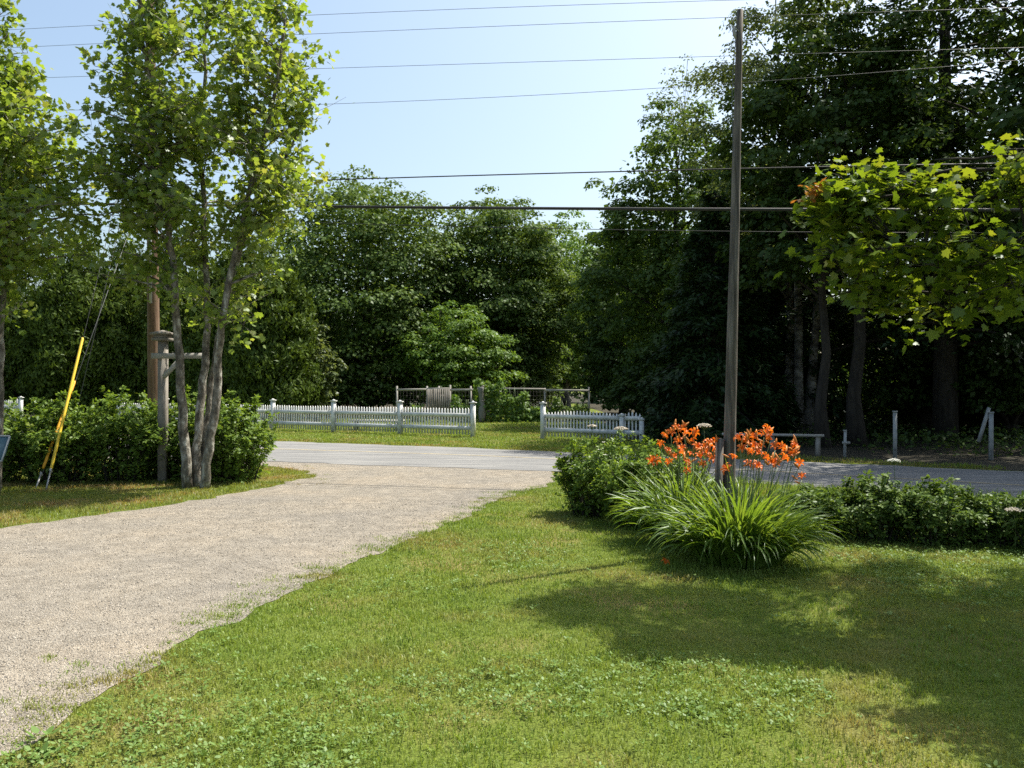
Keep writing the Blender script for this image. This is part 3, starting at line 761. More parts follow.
# ---- near maples, grown branch by branch
def grow_maple(name, label, base, stems, env, nbranch, leaf_n, lsize, mat, bark, seed, stem_name='stem', twig_leaf=26, group=None, tmpl=T_MAPLE, spread=.26, wts=None, tiltn=.8, leaf_from=.4):
    """stems: list of polylines (with radii); env: list of (centre, radii) ellipsoids the foliage fills"""
    global rng
    rng = np.random.default_rng(seed)
    t = thing(name, label, 'tree', base, group)
    base = np.asarray(base, float)
    sp = []
    for pts, rads in stems:
        pts = np.asarray(pts, float); rads = np.asarray(rads, float)
        tt = np.linspace(0, 1, len(pts)); t2 = np.linspace(0, 1, len(pts) * 4)
        # smooth by repeated averaging
        q = np.stack([np.interp(t2, tt, pts[:, i]) for i in range(3)], 1); r2 = np.interp(t2, tt, rads)
        for _ in range(3): q[1:-1] = (q[:-2] + q[1:-1] * 2 + q[2:]) / 4
        q[1:-1] += rng.normal(0, .012, (len(q) - 2, 3))
        sp.append((q, r2))
    vol = np.array([np.prod(e[1]) for e in env]); vol = np.array(wts) if wts is not None else vol
    vol = vol / vol.sum()
    tips = []
    bm = [MB() for _ in stems]
    for b in range(nbranch):
        c, r_ = env[rng.choice(len(env), p=vol)]
        d = rnd_unit(1)[0] * rng.uniform(.55, 1.0) ** .5
        tip = np.asarray(c) + d * np.asarray(r_)
        # nearest stem point below the tip
        best = None
        for si, (q, r2) in enumerate(sp):
            dist = np.linalg.norm(q - tip, axis=1) + np.where(q[:, 2] > tip[2] - .15, 2.5, 0) + np.where(r2 > .8 * r2.max(), 1.5, 0)
            k = int(np.argmin(dist))
            if best is None or dist[k] < best[0]: best = (dist[k], si, k)
        _, si, k = best
        p0 = sp[si][0][k]; L_ = np.linalg.norm(tip - p0)
        r0 = min(sp[si][1][k] * .55, .008 + .012 * L_)
        midp = p0 + (tip - p0) * .5 + np.array([0, 0, .12 * L_]) + rng.normal(0, .06 * L_, 3)
        bb = bez(p0, midp, tip, 8)
        bm[si].tube(bb, np.linspace(r0, .004, 8), 5, cap=False)
        for s in np.linspace(leaf_from, 1, 5 + int(L_ * 3)):
            i = s * 7; i0 = int(min(6, math.floor(i))); p = bb[i0] + (bb[i0 + 1] - bb[i0]) * (i - i0)
            tw = p + rng.normal(0, spread, 3) * np.array([1, 1, .7])
            bm[si].tube(bez(p, (p + tw) / 2 + rng.normal(0, .03, 3), tw, 4), np.linspace(.005, .002, 4), 3, cap=False)
            tips.append((p, tw))
    for si, (q, r2) in enumerate(sp):
        bm[si].tube(q, r2, 10, wob=.05)
        bm[si].build(stem_name, M[bark], t, smooth=True, origin=base)
    ti = rng.integers(0, len(tips), leaf_n)
    A = np.array([a for a, b in tips])[ti]; B = np.array([b for a, b in tips])[ti]
    s = rng.uniform(.3, 1.15, leaf_n)[:, None]
    pos = A + (B - A) * s + rng.normal(0, .07, (leaf_n, 3))
    ax = (B - A) * 1.2 + rng.normal(0, .25, (leaf_n, 3)) + np.array([0, 0, -.28])
    nr = np.array([0, 0, .8]) + rng.normal(0, tiltn, (leaf_n, 3))
    size = lsize * rng.uniform(.6, 1.2, leaf_n)
    tint = np.clip(rng.random(len(tips))[ti] * .5 + rng.random(leaf_n) * .5, 0, 1)
    leaves('crown', pos, nr, ax, size, tmpl, M[mat], t, origin=base, rnd=tint)
    return t

b1 = G(196, 488)
def st(pxs, Y, r0, r1):
    pts = [P(px, py, Y + dy) for px, py, dy in pxs]
    pts[0][2] = -.05
    return pts, np.linspace(r0, r1, len(pts))
Y1 = b1[1]
stems1 = [st([(188, 488, 0), (183, 420, -.05), (178, 340, -.1), (174, 270, -.2), (165, 200, -.3), (152, 110, -.5), (140, 20, -.6), (138, -40, -.7)], Y1, .078, .018),
          st([(197, 488, .1), (197, 430, .2), (205, 370, .3), (208, 310, .45), (205, 230, .6), (200, 140, .7), (205, 60, .9), (210, -30, 1)], Y1, .074, .018),
          st([(204, 488, -.05), (212, 430, -.1), (219, 370, -.15), (222, 310, -.2), (236, 250, -.2), (255, 170, -.3), (275, 90, -.4), (285, 20, -.4)], Y1, .074, .018),
          st([(201, 488, .2), (206, 420, .35), (216, 350, .5), (228, 290, .5), (250, 220, .5), (290, 150, .6), (310, 110, .6)], Y1, .06, .015)]
k1 = Y1 / FPX
env1 = [(P(215, 60, Y1), (1.45, 1.3, 1.5)), (P(215, 170, Y1), (1.6, 1.4, 1.1)), (P(270, 140, Y1), (.75, .8, 1.2)), (P(150, 80, Y1 - .2), (.75, .8, 1.4)),
        (P(150, 210, Y1), (.9, .9, .7)), (P(235, 265, Y1 - .1), (.7, .8, .5)), (P(165, 275, Y1 + .2), (.8, .8, .4)), (P(225, 305, Y1 + .2), (.6, .6, .3)), (P(205, 285, Y1), (.8, .7, .35)), (P(115, 250, Y1), (.6, .7, .6)), (P(120, 150, Y1), (.7, .8, 1.0)), (P(285, 190, Y1), (.4, .6, .5)), (P(245, 300, Y1 - .2), (.25, .4, .3)), (P(255, 20, Y1), (.7, .8, 1.0))]
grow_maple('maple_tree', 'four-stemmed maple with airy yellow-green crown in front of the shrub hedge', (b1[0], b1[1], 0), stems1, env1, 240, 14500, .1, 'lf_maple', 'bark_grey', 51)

Y2 = 12.8
b2 = np.array([PX(-4, Y2), Y2, 0])
stems2 = [st([(-4, 490, 0), (-2, 400, 0), (1, 320, .1), (2, 250, .1), (-3, 170, .1), (-10, 90, .1), (-20, 10, .2)], Y2, .085, .02),
          st([(-4, 400, 0), (-20, 330, -.1), (-50, 240, -.2), (-80, 150, -.2), (-90, 60, -.2)], Y2, .05, .015)]
stems2[1][0][0][2] = P(-4, 400, Y2)[2]
env2 = [(P(0, 140, Y2), (1.1, 1.3, 1.4)), (P(55, 150, Y2), (.75, 1.0, .8)), (P(50, 230, Y2 - .2), (1.1, 1.1, .55)), (P(-80, 150, Y2), (1.2, 1.3, 1.6)), (P(10, 290, Y2), (.45, .8, .6)), (P(15, 60, Y2), (.4, .6, .7)), (P(-60, 250, Y2), (1.0, 1.0, .6)), (P(65, 95, Y2), (.4, .6, .5)), (P(15, 30, Y2), (.3, .5, .35))]
grow_maple('maple_tree', 'leafy maple with slim grey trunk at the left edge of the view', b2, stems2, env2, 165, 14500, .102, 'lf_maple', 'bark_grey', 52)

# overhanging maple on the right (its trunk stands outside the frame)
b3 = np.array([6.3, 6.3, 0.0])
def bough(px, py, Y, z0):
    e = P(px, py, Y); st_ = b3 + np.array([0, 0, z0])
    return np.array([st_, st_ * .6 + e * .4 + [0, 0, .3], st_ * .25 + e * .75 + [0, 0, .12], e]), np.array([.034, .024, .014, .006])
stems3 = [(np.array([b3 - [0, 0, .05], b3 + [.02, .03, 1.5], b3 + [0, .1, 3.2], b3 + [-.1, .2, 5.5], b3 + [-.3, .4, 7.4]]), np.array([.17, .15, .12, .08, .02])),
          (np.array([b3 + [0, .1, 3.4], b3 + [-.7, .5, 4.9], b3 + [-1.6, .9, 6.2], b3 + [-2.2, 1.2, 7.2]]), np.array([.07, .05, .03, .01]))]
for px, py, Y, z0 in ((816, 196, 6.1, 2.5), (850, 175, 6.4, 2.8), (935, 160, 6.3, 2.9), (850, 296, 6.2, 2.1), (950, 310, 6.0, 1.95), (900, 245, 5.9, 2.3), (1000, 150, 6.2, 3.0), (985, 250, 5.7, 2.2)):
    stems3.append(bough(px, py, Y, z0))
env3 = [(P(838, 198, 6.1), (.13, .22, .08)), (P(852, 216, 6.2), (.2, .3, .09)), (P(893, 180, 6.3), (.17, .28, .1)), (P(950, 175, 6.2), (.2, .3, .15)), (P(858, 250, 6.0), (.24, .3, .07)), (P(925, 212, 6.1), (.2, .3, .08)), (P(925, 262, 5.9), (.22, .3, .07)),
        (P(985, 245, 5.8), (.25, .4, .15)), (P(1010, 165, 6.1), (.12, .3, .18)), (P(868, 296, 6.2), (.22, .28, .08)), (P(930, 305, 6.0), (.25, .35, .07)), (P(990, 295, 5.9), (.25, .35, .13)), (P(1035, 280, 5.8), (.25, .4, .25))]
low = len(env3)
env3 += [((4.4, 8.4, 6.7), (1.0, .6, .6)), ((7.0, 7.2, 6.8), (1.2, 1.8, 1.6)), ((6.5, 5.2, 5.2), (.8, .8, .7)), ((5.2, 5.0, 3.6), (.8, .6, .5)), ((4.25, 5.4, 3.0), (.35, .5, .35)), ((6.9, 5.2, 5.6), (1.2, 1.2, 1.2)), ((4.6, 6.6, 3.3), (.6, .8, .4)), ((7.0, 9.2, 6.9), (1.1, .8, .6)), ((4.1, 4.9, 3.3), (.5, .5, .4))]
wts = [max(.34, 24 * np.prod(e[1])) for e in env3[:low]]
wts[0] = .6; wts[1] = .5
wts = wts + [1.5 * np.prod(e[1]) + 1.5 for e in env3[low:]]
grow_maple('maple_tree', 'glossy-leaved maple reaching in from the right edge over the lawn', b3, stems3, env3, 420, 30000, .078, 'lf_maple_near', 'bark_dark', 53, stem_name='limb', spread=.095, wts=wts, tiltn=.45, leaf_from=.72)
# a scorched tip
rng = np.random.default_rng(531)
tipc = P(808, 192, 6.1)
scorch = bpy.data.objects['crown'] if False else None
n_ = 46
pos_ = tipc + rng.normal(0, 1, (n_, 3)) * [.045, .07, .04] + [.06, 0, 0] - b3
lv = leaves('scorched_leaves', pos_, np.array([0, -.2, 1]) + rng.normal(0, .5, (n_, 3)), rng.normal(0, .5, (n_, 3)) + [-.6, 0, -.3], .06 * rng.uniform(.5, 1.2, n_), T_MAPLE, M['lf_orange'], [o for o in bpy.data.objects if o.get('label', '').startswith('glossy-leaved')][0])
lv['label'] = 'orange-brown scorched leaves at the tip of the bough'

# ------------------------------------------------------------------ shrubs
def shrub(name, label, c, rad, H, nleaf, lsize, mat, seed, group=None, tmpl=T_OVAL, nst=40, blossoms=0, wisp=.25, cat='shrub'):
    global rng
    rng = np.random.default_rng(seed)
    nleaf = int(nleaf * 1.7); nst = int(nst * 1.3)
    t = thing(name, label, cat, (c[0], c[1], 0), group)
    mb = MB(); tips = []
    for i in range(nst):
        a = rng.uniform(0, 6.283); q = math.sqrt(rng.random())
        bx, by = math.cos(a) * q * rad[0] * .5, math.sin(a) * q * rad[1] * .5
        hh = H * (1 - .45 * q ** 2.5) * rng.uniform(.72, 1.0 + wisp * .6)
        tx, ty = math.cos(a) * q * rad[0] * rng.uniform(.8, 1.1), math.sin(a) * q * rad[1] * rng.uniform(.8, 1.1)
        pts = bez((bx, by, -.03), (bx * .8 + tx * .3, by * .8 + ty * .3, hh * .6), (tx, ty, hh), 8)
        mb.tube(pts, np.linspace(.009, .002, 8), 4, cap=False)
        for s in np.linspace(.07, 1, 11):
            k = s * 7; k0 = int(min(6, k)); p = pts[k0] + (pts[k0 + 1] - pts[k0]) * (k - k0)
            d = rnd_unit(1)[0]; d[2] = abs(d[2]) * .6
            L_ = rng.uniform(.06, .24) * (1.15 - s * .7) * (rad[0] + .3)
            tips.append((p, p + d * L_, s))
    A = np.array([k[0] for k in tips]); B = np.array([k[1] for k in tips]); S = np.array([k[2] for k in tips])
    wt = .5 + S; wt /= wt.sum()
    ti = rng.choice(len(tips), nleaf, p=wt)
    s = rng.uniform(.1, 1.1, nleaf)[:, None]
    pos = A[ti] + (B[ti] - A[ti]) * s + rng.normal(0, .018, (nleaf, 3))
    pos[:, 2] = np.maximum(pos[:, 2], .02)
    ax = unit(B[ti] - A[ti]) + rng.normal(0, .6, (nleaf, 3))
    nr = np.array([0, 0, .9]) + unit(np.column_stack([pos[:, 0], pos[:, 1], 0 * pos[:, 0]])) * .35 + rng.normal(0, .45, (nleaf, 3))
    leaves('foliage', pos, nr, ax, lsize * rng.uniform(.55, 1.25, nleaf), tmpl, M[mat], t)
    mb.build('stems', M['bark_dark'], t)
    if blossoms:
        top = np.argsort(-B[:, 2] + .5 * B[:, 1] + rng.normal(0, .25, len(B)))[:blossoms]
        for j in top:
            m = MB(); c_ = B[j] + np.array([0, -.02, .02])
            for q in range(6):
                a = q * 1.047
                m.add([c_, c_ + [.02 * math.cos(a - .4), .02 * math.sin(a - .4), .006], c_ + [.03 * math.cos(a), .03 * math.sin(a), .008], c_ + [.02 * math.cos(a + .4), .02 * math.sin(a + .4), .006]], [(0, 1, 2, 3)])
            m.build('blossom', M['petal_white'], t)
    return t

gH = 'shrubs of the hedge on the left'
for i, (px, Y, py, rx, ry, n, lab) in enumerate((
        (-6, 14.0, 406, .95, .8, 5000, 'hedge shrub at the left edge behind the blue-grey panel'),
        (62, 14.1, 404, .95, .8, 6500, 'hedge shrub behind the yellow guy guards'),
        (125, 14.3, 398, .9, .8, 6500, 'hedge shrub left of the wooden sign post'),
        (185, 14.6, 398, .85, .8, 6000, 'hedge shrub behind the maple stems'),
        (236, 14.2, 400, .72, .8, 6500, 'yellow-green rounded shrub at the right end of the hedge'))):
    shrub('hedge_shrub', lab, (PX(px, Y), Y - .12), (rx, ry), HT(py, Y), int(n * 1.25), .075, 'lf_shrub', 60 + i, gH, nst=75)
gS = 'low shrubs beside the lawn'
c = (PX(598, 10.4), 10.4)
shrub('flowering_shrub', 'bright bushy shrub with tiny white blossoms at the driveway corner', c, (.66, .55), .93, 7000, .052, 'lf_shrub', 70, gS, nst=60, blossoms=10)
shrub('low_shrub', 'green shrub tucked between the blossoming shrub and the daylilies', (PX(652, 9.6), 9.6), (.72, .55), .86, 7500, .05, 'lf_shrub', 71, gS, nst=56)
for i, (px, Y, py, rx, n, lab) in enumerate((
        (818, 9.2, 488, .5, 4200, 'low shrub just behind the right side of the daylilies'),
        (872, 8.8, 478, .52, 5200, 'leafy low shrub in the right border nearest the daylilies'),
        (936, 8.6, 484, .54, 5200, 'leafy low shrub in the middle of the right border'),
        (996, 8.5, 500, .42, 4200, 'low drooping shrub near the right edge of the lawn'),
        (1048, 8.2, 494, .5, 4200, 'greyish shrub cut off by the right edge'))):
    shrub('low_shrub', lab, (PX(px, Y), Y), (rx, .45), HT(py, Y) * .98, n, .05, 'lf_shrub_dk', 74 + i, gS, nst=48)

# ------------------------------------------------------------------ daylilies
def flower_mesh():
    m = MB()
    for j in range(6):
        a = j * math.pi / 3 + .1; w_ = .012 if j % 2 else .0175
        d = np.array([math.cos(a), math.sin(a), 0]); s = np.array([-d[1], d[0], 0])
        V = []; F = []
        prof = [(.004, -.035, .15), (.014, -.005, .5), (.03, .02, .95), (.048, .03, 1.0), (.066, .022, .7), (.077, .002, .1)]
        for (r_, z, q) in prof:
            c_ = d * r_ + np.array([0, 0, z]); wv = (random.random() - .5) * .004
            V += [c_ - s * w_ * q + [0, 0, .006 * q + wv], c_, c_ + s * w_ * q + [0, 0, .006 * q - wv]]
        for i in range(len(prof) - 1):
            F += [(3 * i, 3 * i + 1, 3 * i + 4, 3 * i + 3), (3 * i + 1, 3 * i + 2, 3 * i + 5, 3 * i + 4)]
        m.add(V, F)
    for j in range(5):
        a = j * 1.25
        m.tube([(0, 0, -.02), (.008 * math.cos(a), .008 * math.sin(a), .03), (.02 * math.cos(a), .02 * math.sin(a), .055)], [.0012, .0012, .0016], 4)
    return m
fl0 = flower_mesh().build('flower', M['petal'], None, smooth=True)
bud_m = MB(); bud_m.tube([(0, 0, 0), (0, 0, .02), (0, 0, .05), (0, 0, .075)], [.004, .009, .009, .002], 6)
bud0 = bud_m.build('bud', M['petal_bud'], None, smooth=True)

def put(src, name, parent, loc, rot, sc=1.0):
    o = src.copy(); COL.objects.link(o); o.name = name
    o.parent = parent; o.location = [float(k) for k in loc]; o.rotation_euler = rot; o.scale = (sc, sc, sc)
    return o

def daylily(label, c, nleaf, rad, lenr, flowers, seed):
    """flowers: list of (px,py,Y) heads in the photo"""
    global rng
    rng = np.random.default_rng(seed); random.seed(seed)
    c = np.array([c[0], c[1], 0.0])
    t = thing('daylily_clump', label, 'flowers', c, 'orange daylily clumps around the pole')
    # arching strap leaves
    V, F, RR = [], [], []; n0 = 0
    for i in range(nleaf):
        a = rng.uniform(0, 6.283); q = math.sqrt(rng.random())
        b = np.array([math.cos(a) * q * rad * .6, math.sin(a) * q * rad * .5, 0])
        a2 = a + rng.normal(0, .45)
        L_ = rng.uniform(*lenr) * (1.05 - .22 * q)
        d = np.array([math.cos(a2), math.sin(a2), 0]); s = np.array([-d[1], d[0], 0])
        th0 = R(3 + 28 * q ** 1.2 + rng.normal(0, 6)); kk = R(rng.uniform(35, 130)) * (.55 + .45 * q)
        ns = 11; w_ = rng.uniform(.010, .020)
        tw = rng.normal(0, .5)
        p = b.copy()
        for k in range(ns):
            u = k / (ns - 1)
            th = th0 + kk * u ** 1.7
            if k:
                p = p + (d * math.sin(th) + np.array([0, 0, math.cos(th)])) * L_ / (ns - 1)
            if p[2] < .012: p[2] = .012
            ww = w_ * min(1, u * 6 + .5) * (1 - max(0, u - .35) / .65) ** .7 + .0008
            sv = s * math.cos(tw * u) + np.array([0, 0, 1]) * math.sin(tw * u)
            V += [p - sv * ww + [0, 0, ww * .5], p.copy(), p + sv * ww + [0, 0, ww * .5]]
        r_ = rng.random()
        for k in range(ns - 1):
            o = n0 + 3 * k
            F += [(o, o + 1, o + 4, o + 3), (o + 1, o + 2, o + 5, o + 4)]; RR += [r_, r_]
        n0 += 3 * ns
    link_mesh('foliage', np.array(V), [i for f in F for i in f], [4] * len(F), M['lf_lily'], t, True, RR)
    for (px, py, Y) in flowers:
        h = P(px, py, Y) - c
        b = np.array([h[0] * .55 + rng.normal(0, .05), h[1] * .55 + rng.normal(0, .05), 0])
        m = MB(); m.tube(bez(b, b * .6 + h * .4 + [0, 0, h[2] * .25], h - [0, 0, .04], 8), np.linspace(.0045, .003, 8), 5)
        s_ = m.build('stem', M['stem_green'], t)
        tilt = rng.uniform(.5, 1.35); az = rng.uniform(0, 6.28) if rng.random() < .4 else rng.normal(-1.2, .8)
        # flower faces outward and up
        put(fl0, 'flower', s_, h, (0, tilt, az), rng.uniform(.55, .85))
        for q in range(rng.integers(1, 4)):
            put(bud0, 'bud', s_, h + rng.normal(0, .022, 3) + [0, 0, -.02], (0, rng.uniform(.2, 1.2), rng.uniform(0, 6.28)), rng.uniform(.8, 1.3))
    return t

fl_left = [(656, 460), (661, 444), (668, 450), (671, 432), (674, 456), (678, 441), (682, 448), (685, 433), (687, 462), (690, 454), (693, 441), (697, 447), (700, 456), (704, 446), (709, 443), (714, 449), (688, 470), (684, 428), (676, 428), (651, 461), (706, 452), (669, 462), (664, 436), (711, 458), (716, 441), (702, 464), (680, 452), (694, 433)]
fl_right = [(739, 438), (748, 436), (756, 437), (764, 433), (770, 438), (775, 446), (742, 448), (750, 452), (758, 453), (765, 457), (753, 446), (748, 464), (757, 466), (772, 462), (778, 463), (790, 453), (796, 452), (799, 463), (802, 476), (727, 469), (767, 430), (784, 458), (745, 441), (794, 446), (761, 446), (733, 457), (781, 447)]
daylily('left orange daylily clump beside the pole, next to the green shrub', (PX(684, 8.6), 8.6), 380, .46, (.66, .98), [(x, y, 8.5 + .25 * math.sin(i * 2.3)) for i, (x, y) in enumerate(fl_left)], 81)
daylily('big front daylily clump with long strap leaves at the foot of the pole', (PX(740, 7.6), 7.6), 820, .6, (.62, .94), [(x, y, 7.8 + .25 * math.sin(i * 1.9)) for i, (x, y) in enumerate(fl_right)], 82)
fc = G(665, 566)
ff = fl0
ff.name = 'fallen_flower'; ff.location = (fc[0], fc[1], .035); ff.rotation_euler = (.5, .3, .4); ff.scale = (.62, .62, .62)
tag(ff, 'single fallen orange flower lying on the lawn left of the daylilies', 'flower')
bud0.parent = None
bpy.data.objects.remove(bud0)

# wild umbels
def umbel(label, px, py, Y, w_, seed, gnd=None, mat='umbel'):
    global rng
    rng = np.random.default_rng(seed)
    h = P(px, py, Y)
    b = np.array([h[0] + .04, Y + .05, 0])
    t = thing('wild_umbel', label, 'flower', b, 'pale wild umbels in the border')
    m = MB(); m.tube(bez(b, b * .5 + h * .5 + [.02, 0, 0], h - [0, 0, .06], 7) - b, np.linspace(.006, .003, 7), 5)
    for j in range(14):
        a = j * 2.4; q = math.sqrt((j + .5) / 14) * w_
        m.tube([h - [0, 0, .06] - b, h + [q * math.cos(a), q * math.sin(a), -.3 * q * q / w_] - b], [.0015, .001], 4)
    m.build('stem', M['stem_green'], t)
    f = MB()
    for j in range(60):
        a = j * 2.4; q = math.sqrt((j + .5) / 60) * w_ * 1.1
        f.blob(h + [q * math.cos(a), q * math.sin(a), -.3 * q * q / w_ + rng.normal(0, .003)] - b, (.011, .011, .007))
    f.build('umbel', M[mat], t)
umbel('cream wild umbel standing above the left daylilies beside the pole', 704, 424, 8.9, .07, 91)
umbel('small pinkish umbel above the shrub in front of the right picket fence', 592, 425, 10.5, .05, 92)
umbel('wide pinkish umbel left of the orange flowers', 621, 427, 10.1, .075, 93)
umbel('white round umbel above the right border against the shaded road', 894, 459, 9.0, .06, 94, mat='petal_white')
umbel('dull umbel low at the right edge of the border', 1014, 508, 8.1, .07, 95)

# ------------------------------------------------------------------ bare pole by the daylilies
pb = np.array([PX(727, 8.3), 8.3, 0])
pt = P(740, 10, 8.3)
t = thing('wooden_pole', 'bare leaning grey wooden pole rising from the orange daylilies', 'pole', pb)
m = MB()
tt = np.linspace(0, 1, 14)
pts = (pb - [0, 0, .1])[None] * (1 - tt[:, None]) + pt[None] * tt[:, None] - pb
m.tube(pts, .066 - .036 * tt, 14, wob=.03)
m.build('shaft', M['pole'], t, smooth=True)
m = MB()
m.box((-.088, -.02, .52), (.05, .12, 1.1), ry=.02)
m.build('splint_board', M['pole'], t)
hk = MB(); top = pt - pb
hk.tube([top + [-.02, -.03, -.22], top + [-.075, -.03, -.17], top + [-.085, -.03, -.12], top + [-.06, -.03, -.09], top + [-.035, -.03, -.12]], .006, 6)
hk.build('hook', M['steel'], t)
m = MB()
m.tube([top + [-.065, -.03, -.17], top + [-.067, -.03, -.21], top + [-.06, -.03, -.25], top + [-.05, -.03, -.3]], [.012, .018, .018, .006], 8)
m.build('insulator', M['porcelain'], t)
m = MB(); m.tube(bez(top + [-.05, -.035, -.3], top + [-.12, -.04, -.9], top + [-.06, -.05, -1.6], 8), .004, 5)
m.build('down_lead', M['wire'], t)

# ------------------------------------------------------------------ utility pole, guys, cables
UP = np.array([-7.15, 17.0, 0.0])
UP[0] = PX(155, 17)
t = thing('utility_pole', 'brown utility pole behind the hedge and the multi-stemmed maple', 'pole', UP)
m = MB(); tt = np.linspace(0, 1, 12)
m.tube(np.stack([-.10 * tt, 0 * tt, -.1 + 9.5 * tt], 1), .125 - .04 * tt, 16, wob=.02)
m.build('shaft', M['pole_brown'], t, smooth=True)
m = MB(); m.tube([(-.03, -.13, 3.2), (-.06, -.115, 6.0)], .03, 8)
m.build('conduit', M['panelrim'], t)
m = MB(); m.box((-.1, -.12, 8.85), (2.0, .1, .11), rz=-1.28)
m.build('crossarm', M['oldwood'], t)
for k in (-.9, -.4, .4, .9):
    mm = MB(); cx_ = -.1 + math.cos(-1.28) * k; cy_ = -.12 + math.sin(-1.28) * k
    mm.tube([(cx_, cy_, 8.9), (cx_, cy_, 8.97), (cx_, cy_, 9.0), (cx_, cy_, 9.06)], [.015, .04, .035, .02], 8)
    mm.build('insulator', M['porcelain'], t)

def guy(label, ax_px, ay_px, attach_py, guard, gmat, gl):
    a = G(ax_px, ay_px)
    b = np.array([UP[0] - .08, UP[1] - .1, HT(attach_py, UP[1])])
    t = thing('guy_wire', label, 'guy wire', a, 'guy wires of the utility pole')
    m = MB(); m.tube([np.zeros(3) - [0, 0, .05], (b - a)], .006, 5)
    m.build('wire', M['wire'], t)
    m = MB(); m.tube([np.zeros(3) - (b - a) * .004, (b - a) * .035], .014, 6); m.blob((b - a) * .035, (.025, .025, .045))
    m.build('anchor_rod', M['steel'], t)
    if guard:
        d = (b - a) / np.linalg.norm(b - a)
        m = MB(); m.tube([d * guard[0], d * (guard[0] + .05), d * guard[1], d * (guard[1] + .03)], [.019, .022, .022, .014], 10)
        m.build('guard', M[gmat], t)
guy('guy wire in a yellow plastic guard, the taller of the two', 46, 490, 66, (.32, 2.62), 'yellow_plastic', 0)
guy('guy wire in an orange-yellow guard slanting behind the taller yellow one', 36, 488, 178, (.34, 1.95), 'orange_plastic', 0)
guy('bare guy wire without a guard rising from behind the hedge', 60, 481, 100, None, None, 0)

# cables along the road: vertical plane through the pole line
def cable_pt(px, py):
    k = (px - 512) / FPX
    Y = (17 - .29 * (7.15 + 0)) / (1 + .29 * k)
    return P(px, py, Y)
def cable(label, pix, rad, mat, name='overhead_wire'):
    xs = np.array([p[0] for p in pix], float); ys = np.array([p[1] for p in pix], float)
    co = np.polyfit(xs, ys, 2 if len(pix) > 2 else 1)
    q = []
    for px in list(np.linspace(-60, 1100, 30)):
        q.append(cable_pt(px, np.polyval(co, px)))
    # straight continuation to the next spans
    d0 = q[0] - q[1]; d1 = q[-1] - q[-2]
    q = [q[0] + d0 / np.linalg.norm(d0) * 30] + q + [q[-1] + d1 / np.linalg.norm(d1) * np.array([1, 1, .3]) * 25]
    q = np.array(q)
    o = q[10].copy(); m = MB(); m.tube(q - o, rad, 6)
    ob = m.build(name, M[mat], None, smooth=True); ob.location = o
    tag(ob, label, 'cable', 'overhead lines along the road')
cable('highest thin wire near the top of the sky', [(0, 31), (95, 24.5), (300, 15), (520, 8), (720, 0)], .0038, 'wire')
cable('second thin sky wire, just above the top of the bare pole', [(30, 47), (320, 33), (520, 26), (760, 16)], .0038, 'wire')
cable('third thin sky wire, well below the top of the bare pole', [(70, 77), (320, 68), (500, 63.5), (720, 56)], .0038, 'wire')
cable('fourth and lowest of the thin wires in the open sky', [(80, 110), (330, 104), (500, 97), (660, 88)], .0038, 'wire')
cable('medium dark cable running just above the thick black cable', [(90, 189), (300, 179), (520, 174.5), (730, 170), (1000, 163)], .011, 'cable')
cable('thick black cable strung across the view', [(100, 205), (300, 204.5), (520, 208.5), (740, 210.5), (1020, 209.5)], .027, 'cable')
cable('faint thin cable hanging just below the thick black cable', [(300, 222), (480, 227), (580, 229), (800, 232)], .006, 'cable')

# ------------------------------------------------------------------ sign post, panel
sp = np.array([PX(163, 13.92), 13.92, 0])
kx = 13.92 / FPX
t = thing('sign_post', 'weathered grey wooden post with wide cap and one braced arm', 'post', sp)
hp = HT(341, 13.92)
m = MB(); m.box((0, 0, hp / 2 - .05), (.125, .125, hp + .1)); m.build('post', M['oldwood'], t)
m = MB()
m.box((0, 0, hp + .025), (.27, .27, .045)); m.box((0, 0, hp + .072), (.22, .22, .05))
z0 = hp + .098
m.add([(-.16, -.16, z0), (.16, -.16, z0), (.16, .16, z0), (-.16, .16, z0), (-.16, -.16, z0 + .03), (.16, -.16, z0 + .03), (.16, .16, z0 + .03), (-.16, .16, z0 + .03), (0, 0, z0 + .08)],
      [(3, 2, 1, 0), (0, 1, 5, 4), (1, 2, 6, 5), (2, 3, 7, 6), (3, 0, 4, 7), (4, 5, 8), (5, 6, 8), (6, 7, 8), (7, 4, 8)])
m.build('cap', M['oldwood'], t)
za = HT(356, 13.92)
m = MB(); m.box((.26, -.085, za), (.82, .045, .09)); m.build('arm', M['palewood'], t)
m = MB(); m.box((.19, -.085, za - .19), (.42, .04, .07), ry=-.82); m.build('brace', M['palewood'], t)

YP = 12.2
t = thing('roadside_sign', 'blue-grey panel with pale rim jutting in at the left edge', 'sign', (PX(-25, YP), YP, 0))
c0 = np.array([PX(-25, YP), YP, 0])
q = [P(-60, 434, YP) - c0, P(10, 436, YP) - c0, P(2, 461, YP - .25) - c0, P(-68, 459, YP - .25) - c0]
m = MB(); n_ = np.array([0, .03, -.01])
m.add([*q, *[k + n_ for k in q]], [(0, 1, 2, 3), (7, 6, 5, 4), (0, 4, 5, 1), (1, 5, 6, 2), (2, 6, 7, 3), (3, 7, 4, 0)])
m.build('panel', M['bluepanel'], t)
m = MB()
for i in range(4): m.tube([q[i] - [0, .012, 0], q[(i + 1) % 4] - [0, .012, 0]], .013, 5)
m.build('rim', M['panelrim'], t)
m = MB()
for px in (-55, -8): 
    b = P(px, 448, YP - .1) - c0; m.tube([(b[0], .05, -.05), (b[0], .03, b[2])], .025, 6)
m.build('leg', M['oldwood'], t)

